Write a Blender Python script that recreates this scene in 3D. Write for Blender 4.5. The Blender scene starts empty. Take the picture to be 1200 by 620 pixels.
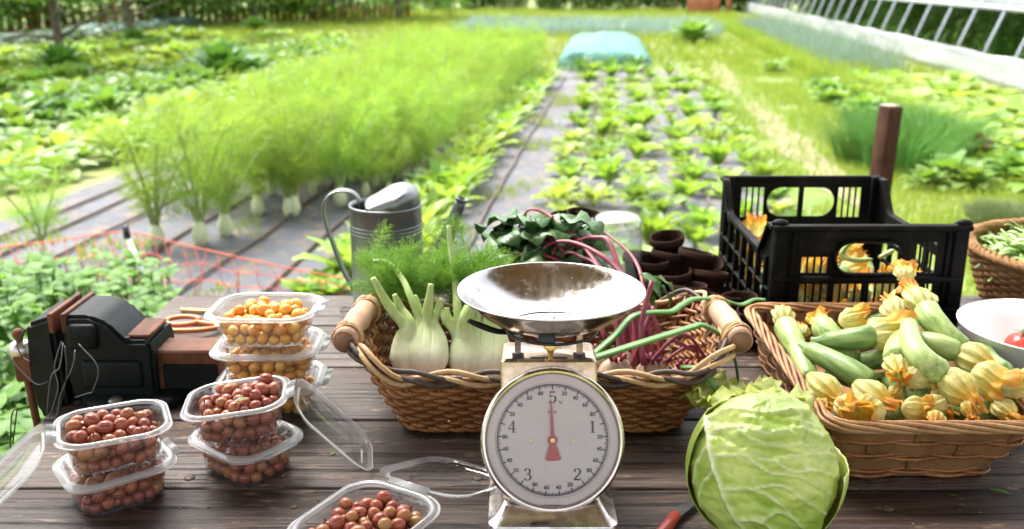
import bpy, bmesh, math, random
import numpy as np
from mathutils import Vector, Matrix, Euler, noise as mnoise

S = bpy.context.scene
COL = S.collection
rad = math.radians
pi = math.pi

# ---------------------------------------------------------------- camera, sky, sun, exposure
CAM_Z, TILT, FPX = 1.5, rad(16.6), 1133.33
cam_d = bpy.data.cameras.new('camera')
cam = bpy.data.objects.new('camera', cam_d)
COL.objects.link(cam)
cam.location = (0, 0, CAM_Z)
cam.rotation_euler = (pi/2 - TILT, 0, 0)
cam_d.sensor_width = 36.0
cam_d.lens = FPX/1200*36
cam_d.clip_start = 0.05
cam_d.clip_end = 600
cam_d.dof.use_dof = True
cam_d.dof.focus_distance = 1.32
cam_d.dof.aperture_fstop = 4.4
cam_d.dof.aperture_blades = 7
S.camera = cam

SUN_EL, SUN_AZ = rad(60), rad(-35)       # azimuth from +Y (away from the camera), negative = left
w = bpy.data.worlds.new('World')
S.world = w
w.use_nodes = True
wt = w.node_tree
sky = wt.nodes.new('ShaderNodeTexSky')
sky.sky_type = 'NISHITA'
sky.sun_disc = False
sky.sun_elevation = SUN_EL
sky.sun_rotation = SUN_AZ
sky.dust_density = 5.0
sky.air_density = 1.0
sky.ozone_density = 1.0
hs = wt.nodes.new('ShaderNodeHueSaturation')
hs.inputs['Saturation'].default_value = 0.30
wt.links.new(sky.outputs[0], hs.inputs['Color'])
wt.links.new(hs.outputs[0], wt.nodes['Background'].inputs[0])
wt.nodes['Background'].inputs[1].default_value = 0.15

sun_d = bpy.data.lights.new('sun', 'SUN')
sun_d.energy = 1.3
sun_d.angle = rad(28)
sun_d.color = (1.0, 0.95, 0.87)
sun = bpy.data.objects.new('sun', sun_d)
COL.objects.link(sun)
sdir = Vector((math.sin(SUN_AZ)*math.cos(SUN_EL), math.cos(SUN_AZ)*math.cos(SUN_EL), math.sin(SUN_EL)))
sun.rotation_euler = sdir.to_track_quat('Z', 'Y').to_euler()
sun.location = sdir*30

S.view_settings.view_transform = 'Standard'
S.view_settings.look = 'None'
S.view_settings.exposure = 2.1
S.view_settings.gamma = 1.0
S.render.engine = 'CYCLES'
S.cycles.max_bounces = 10
S.cycles.transparent_max_bounces = 24
S.cycles.transmission_bounces = 8
S.cycles.glossy_bounces = 4
S.cycles.diffuse_bounces = 3
S.cycles.caustics_reflective = False
S.cycles.caustics_refractive = False
S.cycles.sample_clamp_indirect = 6.0
S.cycles.use_denoising = True
# ---------------------------------------------------------------- helpers
def at_z(px, py, z):
    """world point where the photograph's pixel ray meets the height z (used to read real positions off the photo)"""
    u = (px-600)/FPX; v = (310-py)/FPX
    d = (u, math.cos(TILT)+v*math.sin(TILT), -math.sin(TILT)+v*math.cos(TILT))
    k = (z-CAM_Z)/d[2]
    return Vector((d[0]*k, d[1]*k, z))

def ray_y(px, py, y):
    u = (px-600)/FPX; v = (310-py)/FPX
    d = (u, math.cos(TILT)+v*math.sin(TILT), -math.sin(TILT)+v*math.cos(TILT))
    k = y/d[1]
    return Vector((d[0]*k, y, CAM_Z+d[2]*k))

class MB:
    """collects shapes and links them as ONE mesh object"""
    def __init__(s): s.v = []; s.f = []; s.m = []
    def add(s, vs, fs, m=0, M=None):
        o = len(s.v)
        if M is not None: vs = [M @ Vector(p) for p in vs]
        s.v.extend([tuple(p) for p in vs])
        for f in fs: s.f.append(tuple(i+o for i in f)); s.m.append(m)
    def tube(s, pts, r, n=6, m=0, cap=True, M=None, flat=1.0, up=None):
        pts = [Vector(p) for p in pts]; k = len(pts)
        if not hasattr(r, '__len__'): r = [r]*k
        vs = []; ref = Vector(up) if up else None
        for i, p in enumerate(pts):
            t = (pts[min(i+1, k-1)]-pts[max(i-1, 0)])
            t = t.normalized() if t.length > 1e-9 else Vector((0, 0, 1))
            if ref is None: ref = Vector((0, 0, 1)) if abs(t.z) < .9 else Vector((1, 0, 0))
            a = ref-t*ref.dot(t)
            if a.length < 1e-6: a = t.orthogonal()
            a.normalize(); b = t.cross(a)
            if not up: ref = a
            for j in range(n):
                q = 2*pi*j/n
                vs.append(p+(a*(math.cos(q)*flat)+b*math.sin(q))*r[i])
        fs = [(i*n+j, i*n+(j+1) % n, (i+1)*n+(j+1) % n, (i+1)*n+j) for i in range(k-1) for j in range(n)]
        if cap:
            fs.append(tuple(range(n-1, -1, -1))); fs.append(tuple((k-1)*n+j for j in range(n)))
        s.add(vs, fs, m, M)
    def lathe(s, prof, n=32, m=0, M=None, closed=False):
        vs = []; k = len(prof)
        for r, z in prof:
            for j in range(n):
                a = 2*pi*j/n; vs.append((r*math.cos(a), r*math.sin(a), z))
        fs = []
        for i in range(k if closed else k-1):
            i2 = (i+1) % k
            for j in range(n):
                fs.append((i*n+j, i*n+(j+1) % n, i2*n+(j+1) % n, i2*n+j))
        s.add(vs, fs, m, M)
    def loft(s, loops, m=0, M=None, cap0=False, cap1=False, wrap=True):
        n = len(loops[0]); k = len(loops); vs = [p for l in loops for p in l]
        rng = n if wrap else n-1
        fs = [(i*n+j, i*n+(j+1) % n, (i+1)*n+(j+1) % n, (i+1)*n+j) for i in range(k-1) for j in range(rng)]
        if cap0: fs.append(tuple(range(n-1, -1, -1)))
        if cap1: fs.append(tuple((k-1)*n+j for j in range(n)))
        s.add(vs, fs, m, M)
    def box(s, c, d, m=0, M=None, b=0.0, seg=1):
        x, y, z = [q/2 for q in d]
        if b <= 0:
            vs = [(c[0]+a*x, c[1]+e*y, c[2]+g*z) for a in (-1, 1) for e in (-1, 1) for g in (-1, 1)]
            fs = [(0, 1, 3, 2), (4, 6, 7, 5), (0, 4, 5, 1), (2, 3, 7, 6), (0, 2, 6, 4), (1, 5, 7, 3)]
            s.add(vs, fs, m, M); return
        bm = bmesh.new(); bmesh.ops.create_cube(bm, size=1)
        for q in bm.verts: q.co = Vector((c[0]+q.co.x*2*x, c[1]+q.co.y*2*y, c[2]+q.co.z*2*z))
        bmesh.ops.bevel(bm, geom=list(bm.edges), offset=b, segments=seg, affect='EDGES', profile=.5)
        bm.verts.index_update()
        s.add([tuple(q.co) for q in bm.verts], [tuple(q.index for q in f.verts) for f in bm.faces], m, M); bm.free()
    def ball(s, c, r, n=14, k=9, m=0, M=None, sc=(1, 1, 1), fn=None):
        vs = [];
        for i in range(k+1):
            th = pi*i/k
            for j in range(n):
                a = 2*pi*j/n
                d = Vector((math.sin(th)*math.cos(a), math.sin(th)*math.sin(a), math.cos(th)))
                q = r*(fn(d) if fn else 1)
                vs.append((c[0]+d.x*q*sc[0], c[1]+d.y*q*sc[1], c[2]+d.z*q*sc[2]))
        fs = [(i*n+j, (i+1)*n+j, (i+1)*n+(j+1) % n, i*n+(j+1) % n) for i in range(k) for j in range(n)]
        s.add(vs, fs, m, M)
    def grid(s, fn, nu, nv, m=0, M=None):
        vs = [fn(i/nu, j/nv) for j in range(nv+1) for i in range(nu+1)]
        fs = [(j*(nu+1)+i, j*(nu+1)+i+1, (j+1)*(nu+1)+i+1, (j+1)*(nu+1)+i) for j in range(nv) for i in range(nu)]
        s.add(vs, fs, m, M)
    def mesh(s, name, mats, smooth=True, angle=None):
        me = bpy.data.meshes.new(name)
        me.from_pydata(s.v, [], s.f)
        for q in (mats if isinstance(mats, (list, tuple)) else [mats]): me.materials.append(q)
        me.polygons.foreach_set('material_index', s.m)
        if smooth:
            me.polygons.foreach_set('use_smooth', [True]*len(s.f))
            if angle: me.set_sharp_from_angle(angle=rad(angle))
        me.validate(); me.update()
        return me
    def build(s, name, mats, parent=None, smooth=True, angle=None, loc=None):
        return link(name, s.mesh(name, mats, smooth, angle), parent, loc)

def link(name, me, parent=None, loc=None, rot=None):
    o = bpy.data.objects.new(name, me); COL.objects.link(o)
    if parent: o.parent = parent
    if loc is not None: o.location = loc
    if rot is not None: o.rotation_euler = rot
    return o

def tag(o, label=None, cat=None, group=None, kind=None):
    if label: o['label'] = label
    if cat: o['category'] = cat
    if group: o['group'] = group
    if kind: o['kind'] = kind
    return o

def thing(name, loc, label, cat, group=None, rz=0.0):
    o = bpy.data.objects.new(name, None); COL.objects.link(o)
    o.empty_display_size = .05
    o.location = loc; o.rotation_euler = (0, 0, rz)
    return tag(o, label, cat, group)

def dup(o, loc=None, rot=None, scale=None, label=None, group=None, parent=None):
    kids = [c for c in KIDS.get(o.name, o.children)]
    c = o.copy(); COL.objects.link(c)
    if parent is not None: c.parent = parent
    if loc is not None: c.location = loc
    if rot is not None: c.rotation_euler = rot
    if scale is not None: c.scale = scale if hasattr(scale, '__len__') else (scale,)*3
    if label: c['label'] = label
    if group: c['group'] = group
    for k in kids: dup(k, parent=c)
    return c
KIDS = {}

def bez(p, n=12):
    """smooth curve through control points (Catmull-Rom)"""
    p = [Vector(q) for q in p]; out = []
    q = [p[0]*2-p[1]]+p+[p[-1]*2-p[-2]]
    for i in range(1, len(q)-2):
        for k in range(n):
            t = k/n; a, b, c, d = q[i-1:i+3]
            out.append(.5*((2*b)+(c-a)*t+(2*a-5*b+4*c-d)*t*t+(3*b-a-3*c+d)*t**3))
    out.append(p[-1]); return out

def rrect(hx, hy, r, n=6, z=0.0, c=(0, 0)):
    """rounded rectangle loop"""
    out = []
    for k, (sx, sy) in enumerate(((1, 1), (-1, 1), (-1, -1), (1, -1))):
        for i in range(n+1):
            a = pi/2*k+pi/2*i/n
            out.append(Vector((c[0]+sx*(hx-r)+r*math.cos(a), c[1]+sy*(hy-r)+r*math.sin(a), z)))
    return out

# ---------------------------------------------------------------- materials
class NT:
    def __init__(s, name):
        s.mat = bpy.data.materials.new(name); s.mat.use_nodes = True
        s.t = s.mat.node_tree; s.t.nodes.clear()
        s.out = s.n('ShaderNodeOutputMaterial')
    def n(s, typ, **kw):
        o = s.t.nodes.new(typ)
        for k, v in kw.items(): setattr(o, k, v)
        return o
    def set(s, sock, v):
        if hasattr(v, 'is_linked') or isinstance(v, bpy.types.NodeSocket): s.t.links.new(v, sock)
        else:
            if hasattr(v, '__len__') and len(v) == 3 and sock.type == 'RGBA': v = (*v, 1)
            sock.default_value = v
    def coord(s, kind='Object', scale=(1, 1, 1), rot=(0, 0, 0), loc=(0, 0, 0)):
        t = s.n('ShaderNodeTexCoord'); m = s.n('ShaderNodeMapping')
        s.set(m.inputs['Scale'], scale); s.set(m.inputs['Rotation'], rot); s.set(m.inputs['Location'], loc)
        s.t.links.new(t.outputs[kind], m.inputs['Vector']); return m.outputs[0]
    def world(s, scale=(1, 1, 1), rot=(0, 0, 0)):
        g = s.n('ShaderNodeNewGeometry'); m = s.n('ShaderNodeMapping')
        s.set(m.inputs['Scale'], scale); s.set(m.inputs['Rotation'], rot)
        s.t.links.new(g.outputs['Position'], m.inputs['Vector']); return m.outputs[0]
    def noise(s, vec, scale=5, detail=4, rough=.55, dist=0.0):
        o = s.n('ShaderNodeTexNoise')
        s.t.links.new(vec, o.inputs['Vector']); o.inputs['Scale'].default_value = scale
        o.inputs['Detail'].default_value = detail; o.inputs['Roughness'].default_value = rough
        o.inputs['Distortion'].default_value = dist; return o.outputs['Fac']
    def voro(s, vec, scale=5, feature='F1', out='Distance'):
        o = s.n('ShaderNodeTexVoronoi', feature=feature)
        s.t.links.new(vec, o.inputs['Vector']); o.inputs['Scale'].default_value = scale; return o.outputs[out]
    def wave(s, vec, scale=5, dist=2, detail=2, dscale=1, dirn='X'):
        o = s.n('ShaderNodeTexWave', bands_direction=dirn)
        s.t.links.new(vec, o.inputs['Vector']); o.inputs['Scale'].default_value = scale
        o.inputs['Distortion'].default_value = dist; o.inputs['Detail'].default_value = detail
        o.inputs['Detail Scale'].default_value = dscale; return o.outputs['Fac']
    def ramp(s, fac, stops):
        o = s.n('ShaderNodeValToRGB'); e = o.color_ramp.elements
        while len(e) < len(stops): e.new(.5)
        for q, (p, c) in zip(e, stops):
            q.position = p; q.color = (*c, 1) if hasattr(c, '__len__') else (c, c, c, 1)
        s.t.links.new(fac, o.inputs[0]); return o.outputs[0]
    def mix(s, fac, a, b, typ='MIX'):
        o = s.n('ShaderNodeMix', data_type='RGBA', blend_type=typ)
        s.set(o.inputs[0], fac); s.set(o.inputs[6], a); s.set(o.inputs[7], b); return o.outputs[2]
    def math(s, op, a, b=0.5):
        o = s.n('ShaderNodeMath', operation=op); s.set(o.inputs[0], a); s.set(o.inputs[1], b); return o.outputs[0]
    def rnd(s):
        return s.n('ShaderNodeObjectInfo').outputs['Random']
    def bump(s, h, strength=.3, dist=.002):
        o = s.n('ShaderNodeBump'); s.set(o.inputs['Height'], h)
        o.inputs['Strength'].default_value = strength; o.inputs['Distance'].default_value = dist; return o.outputs[0]
    def pbr(s, color, rough=.6, metal=0.0, normal=None, **kw):
        o = s.n('ShaderNodeBsdfPrincipled')
        s.set(o.inputs['Base Color'], color); s.set(o.inputs['Roughness'], rough); s.set(o.inputs['Metallic'], metal)
        if normal is not None: s.t.links.new(normal, o.inputs['Normal'])
        for k, v in kw.items(): s.set(o.inputs[k.replace('_', ' ')], v)
        return o.outputs[0]
    def end(s, sh):
        s.t.links.new(sh, s.out.inputs[0]); return s.mat

def m_plain(name, c, rough=.5, metal=0.0, var=.25, scale=30, bump=.0, dist=.001, **kw):
    """a colour with mild noise variation"""
    t = NT(name); v = t.coord('Object'); f = t.noise(v, scale, 5)
    lo = tuple(q*(1-var) for q in c); hi = tuple(min(1, q*(1+var)) for q in c)
    col = t.ramp(f, [(.3, lo), (.7, hi)])
    nm = t.bump(f, bump, dist) if bump else None
    return t.end(t.pbr(col, rough, metal, nm, **kw))

def m_leaf(name, c1, c2, transl=.35, rough=.45, scale=8, vein=None, objvar=.25):
    """leaf: diffuse / glossy surface that lets light through; colour wanders with noise and per plant"""
    t = NT(name); v = t.coord('Object'); f = t.noise(v, scale, 3)
    col = t.mix(t.ramp(f, [(.32, 0), (.68, 1)]), c1, c2)
    h = t.n('ShaderNodeHueSaturation'); t.set(h.inputs['Color'], col)
    r = t.rnd()
    mr = t.n('ShaderNodeMapRange'); t.set(mr.inputs[0], r); mr.inputs[3].default_value = 1-objvar; mr.inputs[4].default_value = 1+objvar
    t.set(h.inputs['Value'], mr.outputs[0])
    mr2 = t.n('ShaderNodeMapRange'); t.set(mr2.inputs[0], r); mr2.inputs[3].default_value = .485; mr2.inputs[4].default_value = .515
    t.set(h.inputs['Hue'], mr2.outputs[0])
    col = h.outputs[0]
    p = t.pbr(col, rough)
    tr = t.n('ShaderNodeBsdfTranslucent'); t.set(tr.inputs[0], t.mix(.5, col, (min(1, c2[0]*1.6), min(1, c2[1]*1.5), c2[2]*.7)))
    mx = t.n('ShaderNodeMixShader'); mx.inputs[0].default_value = transl
    t.t.links.new(p, mx.inputs[1]); t.t.links.new(tr.outputs[0], mx.inputs[2])
    return t.end(mx.outputs[0])
# ---------------------------------------------------------------- the garden behind the table
RS, RC = 0.1115, 0.9938                     # direction of the planting rows
def G(u, v, z=0.0): return Vector((u*RC+v*RS, -u*RS+v*RC, z))
ROWROT = -math.atan2(RS, RC)
R = random.Random(11)
GRAIN = bool(1)

# ground ---------------------------------------------------------
t = NT('soil_and_grass'); v = t.world()
n1 = t.noise(v, .35, 5); n2 = t.noise(v, 3.0, 6); n3 = t.noise(v, 22, 4)
grass = t.mix(t.ramp(n2, [(.35, 0), (.65, 1)]), (.10, .17, .022), (.19, .23, .035))
grass = t.mix(t.ramp(n3, [(.4, 0), (.7, .6)]), grass, (.075, .13, .02))
col = t.mix(t.ramp(n1, [(.52, 0), (.66, .75)]), grass, (.23, .19, .11))
M_GROUND = t.end(t.pbr(col, .9, normal=t.bump(n3, .5, .02)))
mb = MB(); mb.grid(lambda a, b: ((a-.5)*260, -30+b*230, 0), 40, 40)
tag(mb.build('ground', M_GROUND), kind='structure')

t = NT('woven_weed_mat'); v = t.world(rot=(0, 0, -ROWROT))
n1 = t.noise(v, 1.3, 5); n2 = t.noise(v, 9, 5); wv = t.wave(v, 160, 0, 0)
col = t.mix(t.ramp(n1, [(.35, 0), (.65, 1)]), (.062, .067, .083), (.11, .115, .137))
col = t.mix(t.ramp(n2, [(.50, 0), (.64, .8)]), col, (.20, .145, .10))
M_MAT = t.end(t.pbr(col, .62, normal=t.bump(t.mix(.3, n2, wv), .35, .015), Specular_IOR_Level=.3))
def sheet(name, u0, u1, v0, v1, z, m, amp=.006, nu=14, nv=40, edge=.03):
    mb = MB()
    def f(a, b):
        u = u0+(u1-u0)*a; vv = v0+(v1-v0)*b
        e = edge*mnoise.noise((u*2, vv*1.7, 3)) if a in (0, 1) or b in (0, 1) else 0
        return G(u+e, vv+e, z+amp*(mnoise.noise((u*2.2, vv*2.2, 0))+1))
    mb.grid(f, nu, nv)
    return tag(mb.build(name, m), kind='structure')
sheet('weed_mat', -3.9, 1.2, 3.2, 16.2, .004, M_MAT, nu=40, nv=90)
for k, (u0, u1, v0, v1) in enumerate(((-5.75, -5.25, 14.5, 25), (-5.0, -4.6, 15.5, 26), (-7.9, -7.0, 7.5, 14), (-9.6, -8.6, 8, 16), (2.75, 3.1, 9.2, 11.4), (2.9, 3.6, 6.2, 7.4))):
    sheet('weed_mat', u0, u1, v0, v1, .006, M_MAT, .012, 6, 24)

t = NT('trodden_straw'); v = t.world(); n = t.noise(v, 6, 6); n2 = t.noise(v, 40, 4)
col = t.mix(t.ramp(n, [(.35, 0), (.65, 1)]), (.20, .17, .10), (.30, .25, .17))
col = t.mix(t.ramp(n2, [(.45, 0), (.65, .5)]), col, (.2, .22, .07))
M_STRAW = t.end(t.pbr(col, .95, normal=t.bump(n2, .5, .01)))
def blob_path(pts, name='path', z=.007):
    mb = MB(); L = []
    for u, vv, hw in pts:
        L.append([G(u-hw*(1+.5*mnoise.noise((vv*1.9, 1, 0))), vv, z), G(u, vv, z+.004), G(u+hw*(1+.5*mnoise.noise((vv*1.9, 7, 0))), vv, z)])
    mb.loft(L, wrap=False)
    return tag(mb.build(name, M_STRAW), kind='structure')
def seq(u0, u1, v0, v1, w, k=16): return [(u0+(u1-u0)*i/k+.06*math.sin(i*1.7), v0+(v1-v0)*i/k, max(.01, w*math.sin(pi*i/k)**.6)) for i in range(k+1)]
blob_path(seq(1.62, 1.58, 6.2, 12.5, .17)); blob_path(seq(1.5, 1.7, 13, 19, .16)); blob_path(seq(-2.3, 1.0, 20, 22.5, .9), 'bare_soil_strip')
blob_path(seq(-8, -4.6, 27.5, 28.4, .5), 'bare_soil_strip')

# leaves and blades ---------------------------------------------
def leaf(mb, p, az, el, L, W, droop=.8, nv=5, stem=.25, cup=.25, ruf=0.0, m=0, rnd=R, ms=None, point=.8, stemw=.04):
    p = Vector(p); h = Vector((math.cos(az), math.sin(az), 0)); s = Vector((-math.sin(az), math.cos(az), 0))
    L0 = []; e = el; ph = rnd.random()*6
    for i in range(nv+1):
        t_ = i/nv
        d = h*math.cos(e)+Vector((0, 0, 1))*math.sin(e); up = -h*math.sin(e)+Vector((0, 0, 1))*math.cos(e)
        q = max(0, (t_-stem)/(1-stem))
        wd = W*(stemw if q <= 0 else max(stemw, (math.sin(pi*min(1, q*.94+.03)**point))**.75))
        r1 = ruf*W*math.sin(ph+q*14); r2 = ruf*W*math.sin(ph+2+q*13)
        L0.append([p+s*wd*.5+up*(cup*wd*.5+r1), p.copy(), p-s*wd*.5+up*(cup*wd*.5+r2)])
        p = p+d*(L/nv); e -= droop/nv
    mb.loft(L0, m=m, wrap=False)

def hairs(pts_dirs, w0):
    """thin tapering blades: list of (base, tip, width)"""
    vs, fs = [], []
    for b, tip, wd in pts_dirs:
        d = tip-b; s = d.cross(Vector((R.uniform(-1, 1), R.uniform(-1, 1), R.uniform(-1, 1))))
        if s.length < 1e-9: continue
        s = s.normalized()*wd*w0*.5; k = len(vs)
        vs += [b+s, b-s, tip]; fs.append((k, k+1, k+2))
    return vs, fs

def frond(mb, p0, p1, n, length, w, m=0, sag=.3):
    """feathery fennel frond: a fine stem with whorls of thread leaves along it"""
    p0 = Vector(p0); p1 = Vector(p1); out = []
    ax = (p1-p0).normalized()
    for i in range(n):
        t_ = R.random()**.8
        b = p0.lerp(p1, t_)
        d = Vector((R.gauss(0, 1), R.gauss(0, 1), R.gauss(0, 1))); d = (d-ax*d.dot(ax)*.6).normalized()
        d = (d+ax*.9).normalized()
        l = length*R.uniform(.5, 1.1)*(1.15-.5*t_)
        mid = b+d*l*.55; tip = b+d*l+Vector((0, 0, -sag*l*R.random()))
        out.append((b, tip, 1.0))
        for _ in range(2):
            q = (d+Vector((R.gauss(0, .6), R.gauss(0, .6), R.gauss(0, .6)))).normalized()
            out.append((mid, mid+q*l*.5, .8))
    vs, fs = hairs(out, w); mb.add(vs, fs, m)

M_FENNEL = m_leaf('fennel_frond', (.18, .335, .038), (.29, .42, .07), .5, .5, 3)
M_FSTALK = m_leaf('fennel_stalk', (.30, .42, .12), (.40, .52, .2), .15, .4, 5)
M_FBULB = m_plain('fennel_bulb', (.58, .64, .40), .5, var=.08, scale=20)
M_LET = [m_leaf('lettuce_leaf', (.12, .27, .025), (.24, .37, .05), .4, .45, 6, objvar=.2),
         m_leaf('lettuce_leaf_pale', (.19, .33, .04), (.33, .43, .085), .4, .45, 6, objvar=.2),
         m_leaf('dark_leaf', (.05, .14, .02), (.10, .22, .035), .35, .45, 6),
         m_leaf('mid_leaf', (.10, .22, .03), (.19, .31, .05), .35, .45, 6)]
M_BLUELEAF = m_leaf('blue_green_leaf', (.16, .26, .22), (.30, .40, .38), .2, .5, 6)
M_REDLEAF = m_leaf('red_leaf', (.10, .02, .025), (.16, .05, .04), .25, .45, 8)
M_LAV = m_leaf('grey_green_leaf', (.20, .27, .10), (.30, .36, .17), .3, .6, 8)
M_CHIVE = m_leaf('chive_blade', (.13, .29, .06), (.22, .39, .11), .45, .5, 4)
M_GRASS = m_leaf('grass_blade', (.14, .25, .025), (.27, .33, .05), .4, .55, .6)
M_TREELEAF = m_leaf('tree_leaf', (.08, .20, .025), (.17, .31, .045), .5, .5, 1.5)
M_TREELEAF2 = m_leaf('hedge_leaf', (.08, .18, .025), (.16, .28, .05), .5, .5, 1.0)
M_BARK = m_plain('bark', (.14, .11, .085), .9, var=.4, scale=12, bump=.6, dist=.02)

# fennel bed -----------------------------------------------------
def make_fennel(loc, label, seed, tall=.7, nst=8, nh=150, bulb=.055):
    global R
    R = random.Random(seed)
    o = thing('fennel_plant', loc, label, 'fennel', 'fennel plants in the long feathery bed')
    b = MB(); b.lathe([(.012, -.01), (.6*bulb, .005), (bulb, .045), (bulb*.9, .085), (bulb*.6, .12), (bulb*.42, .15)], 12)
    b.build('bulb', M_FBULB, o)
    st = MB(); fr = MB()
    for i in range(nst):
        a = 2*pi*i/nst+R.uniform(-.3, .3); sp = R.uniform(.08, .24); h = tall*R.uniform(.70, 1.05)
        pts = bez([(bulb*.3*math.cos(a), bulb*.3*math.sin(a), .12), (sp*.35*math.cos(a), sp*.35*math.sin(a), h*.45), (sp*math.cos(a), sp*math.sin(a), h*.8), (sp*1.5*math.cos(a), sp*1.5*math.sin(a), h)], 4)
        st.tube(pts, [.008-.006*k/len(pts) for k in range(len(pts))], 5)
        for k in range(4):
            q = pts[(2, 4, 7, 10)[k]]; d = Vector((math.cos(a+R.uniform(-1.4, 1.4)), math.sin(a+R.uniform(-1.4, 1.4)), R.uniform(.6, 1.6))).normalized()
            frond(fr, q, q+d*R.uniform(.14, .24), nh//4, .13, .0042)
    st.build('stalk', M_FSTALK, o); fr.build('frond', M_FENNEL, o, smooth=False)
    return o
FL = 'bright green feathery fennel plant in the thick of the long fennel bed'
protos = [make_fennel((0, 0, 0), FL, 31+k, .70 if k else .62, bulb=.044 if k == 2 else .03) for k in range(3)]
for p in protos: KIDS[p.name] = list(p.children)
R = random.Random(5)
front = [((185, 291), 'fennel plant with fat white bulb right beside the white net stake'), ((236, 288), 'slim fennel with narrow pale bulb standing between two fat bulbed ones'), ((265, 278), 'fennel with round white bulb at the middle of the bed front'), ((303, 253), 'fennel with tall oval white bulb set back in the bed front'), ((345, 254), 'fennel with small bulb close to the watering can handle')]
used = [False]*3
def put_fennel(k, loc, rz, sc, label=None):
    if not used[k]:
        used[k] = True; o = protos[k]; o.location = loc; o.rotation_euler = (0, 0, rz); o.scale = (sc,)*3
        if label: o['label'] = label
        return o
    return dup(protos[k], loc, (0, 0, rz), sc, label or FL)
for i in range(3): put_fennel(i, G(-2.0+.25*i, 7.0), 0, 1)
for (px, py), lab in front: put_fennel(2, at_z(px, py, 0), R.random()*6, R.uniform(.95, 1.1), lab)
o = dup(protos[1], at_z(52, 303, 0), (0, 0, 1), .74, 'lone small fennel with pale bulb on the bare grey mat'); o['group'] = 'fennel plants in the long feathery bed'
for j in range(5):
    u = -2.72+j*.3
    vv = (5.8, 6.2, 5.85, 6.3, 6.6)[j]+R.uniform(-.15, .35)
    while vv < 15.2:
        if R.random() < .93 and not any((G(u, vv)-q.location).length < .12 for q in protos):
            put_fennel(R.randrange(3) if R.random() < .3 else R.randrange(2), G(u+R.uniform(-.10, .10), vv+R.uniform(-.06, .06)), R.random()*6, R.uniform(.85, 1.15))
        vv += R.uniform(.30, .38)

# leafy crops ----------------------------------------------------
def make_rosette(name, label, cat, group, mat, n=14, L=.2, W=.09, el=(.5, 1.4), droop=.9, stem=.15, cup=.35, ruf=.05, seed=1, nv=5, stemmat=None):
    rr = random.Random(seed); mb = MB()
    for i in range(n):
        k = i/n
        leaf(mb, (0, 0, .01), 2.4*i+rr.uniform(-.3, .3), el[0]+(el[1]-el[0])*k, L*rr.uniform(.8, 1.1)*(1-.25*k), W*rr.uniform(.8, 1.15), droop*rr.uniform(.6, 1.3), nv, stem, cup, ruf, 0, rr)
    o = mb.build(name, mat); return tag(o, label, cat, group)
def scatter(protos, spots, sc=(.85, 1.2)):
    first = [True]*len(protos)
    for s in spots:
        k = R.randrange(len(protos)); p = protos[k]
        if first[k]:
            first[k] = False; o = p; o.location = s; o.rotation_euler = (0, 0, R.random()*6); o.scale = (R.uniform(*sc),)*3
        else: dup(p, s, (R.uniform(-.1, .1), R.uniform(-.1, .1), R.random()*6), R.uniform(*sc))
def lab3(base, n): return [base]*n

rows = [(-.42, 4.6), (-.12, 4.75), (.18, 4.6), (.48, 4.7), (.78, 4.65), (1.06, 4.6)]
lt = [make_rosette('lettuce_plant', 'young bright green lettuce in the rows on grey matting behind the jar', 'lettuce', 'lettuces in rows on the matting', (M_LET[0], M_LET[1], M_LET[3], M_LET[0], M_LET[1])[q], (11, 9, 13, 15, 8)[q], (.25, .22, .24, .27, .20)[q], (.085, .10, .08, .075, .09)[q], ((.85, 1.5), (.5, 1.4), (.7, 1.5), (.9, 1.5), (.6, 1.3))[q], (.75, 1.1, .9, .6, 1.0)[q], .2, .45, .09, 40+q) for q in range(5)]
spots = []
for u, v0 in rows:
    vv = v0
    while vv < 15.6:
        if R.random() < .94: spots.append(G(u+R.uniform(-.07, .07), vv))
        vv += R.uniform(.30, .40)*(1 if vv < 9 else 1.25)
scatter(lt, spots, (.6, 1.25))
cel = [make_rosette('celery_plant', 'yellowish leafy plant in the row between the fennel bed and bare mat strip', 'celery', 'leafy plants beside the fennel bed', M_LET[(q+1) % 2], 14, .3, .09, (.7, 1.45), .7, .35, .3, .08, 60+q) for q in range(2)]
spots = []
for u in (-1.32, -1.12):
    vv = 4.5+R.random()*.3
    while vv < 15: spots.append(G(u+R.uniform(-.06, .06), vv)); vv += R.uniform(.28, .36)
scatter(cel, spots, (.8, 1.2))
# left hand crops
ch = [make_rosette('chard_plant', 'pale leafy chard in the row left of the fennel bed', 'chard', 'chard rows left of the fennel', m, 12, .34, .15, (.5, 1.35), 1.0, .3, .3, .06, 70+q) for q, m in enumerate((M_LET[1], M_LET[3], M_LET[3]))]
spots = []
for u in (-4.35, -4.75, -5.15):
    vv = 6.3+R.random()*.3
    while vv < 17: spots.append(G(u+R.uniform(-.08, .08), vv)); vv += R.uniform(.36, .46)
scatter(ch, spots)
pa = [make_rosette('potato_plant', 'dark green bushy potato plant in the dense band at the left', 'potato plant', 'potato plants in the dense band', m, 26, .4, .13, (.35, 1.5), 1.2, .3, .3, .06, 80+q) for q, m in enumerate((M_LET[3], M_LET[2], M_LET[3]))]
spots = []
for u in (-5.75, -6.15, -6.55):
    vv = 7.6+R.random()*.3
    while vv < 20: spots.append(G(u+R.uniform(-.1, .1), vv)); vv += R.uniform(.42, .55)
scatter(pa, spots, (.85, 1.25))
be = [make_rosette('bean_plant', 'yellow green leafy plant in the far left beds', 'bean plant', 'leafy plants in the far left beds', m, 18, .34, .16, (.4, 1.5), 1.1, .3, .3, .06, 90+q) for q, m in enumerate((M_LET[1], M_LET[0], M_LET[3]))]
spots = []
for u in (-8.2, -8.5, -10.1, -10.6, -11.1, -6.9):
    vv = 9+R.random()*.5
    while vv < 24: spots.append(G(u+R.uniform(-.12, .12), vv)); vv += R.uniform(.5, .7)
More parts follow.
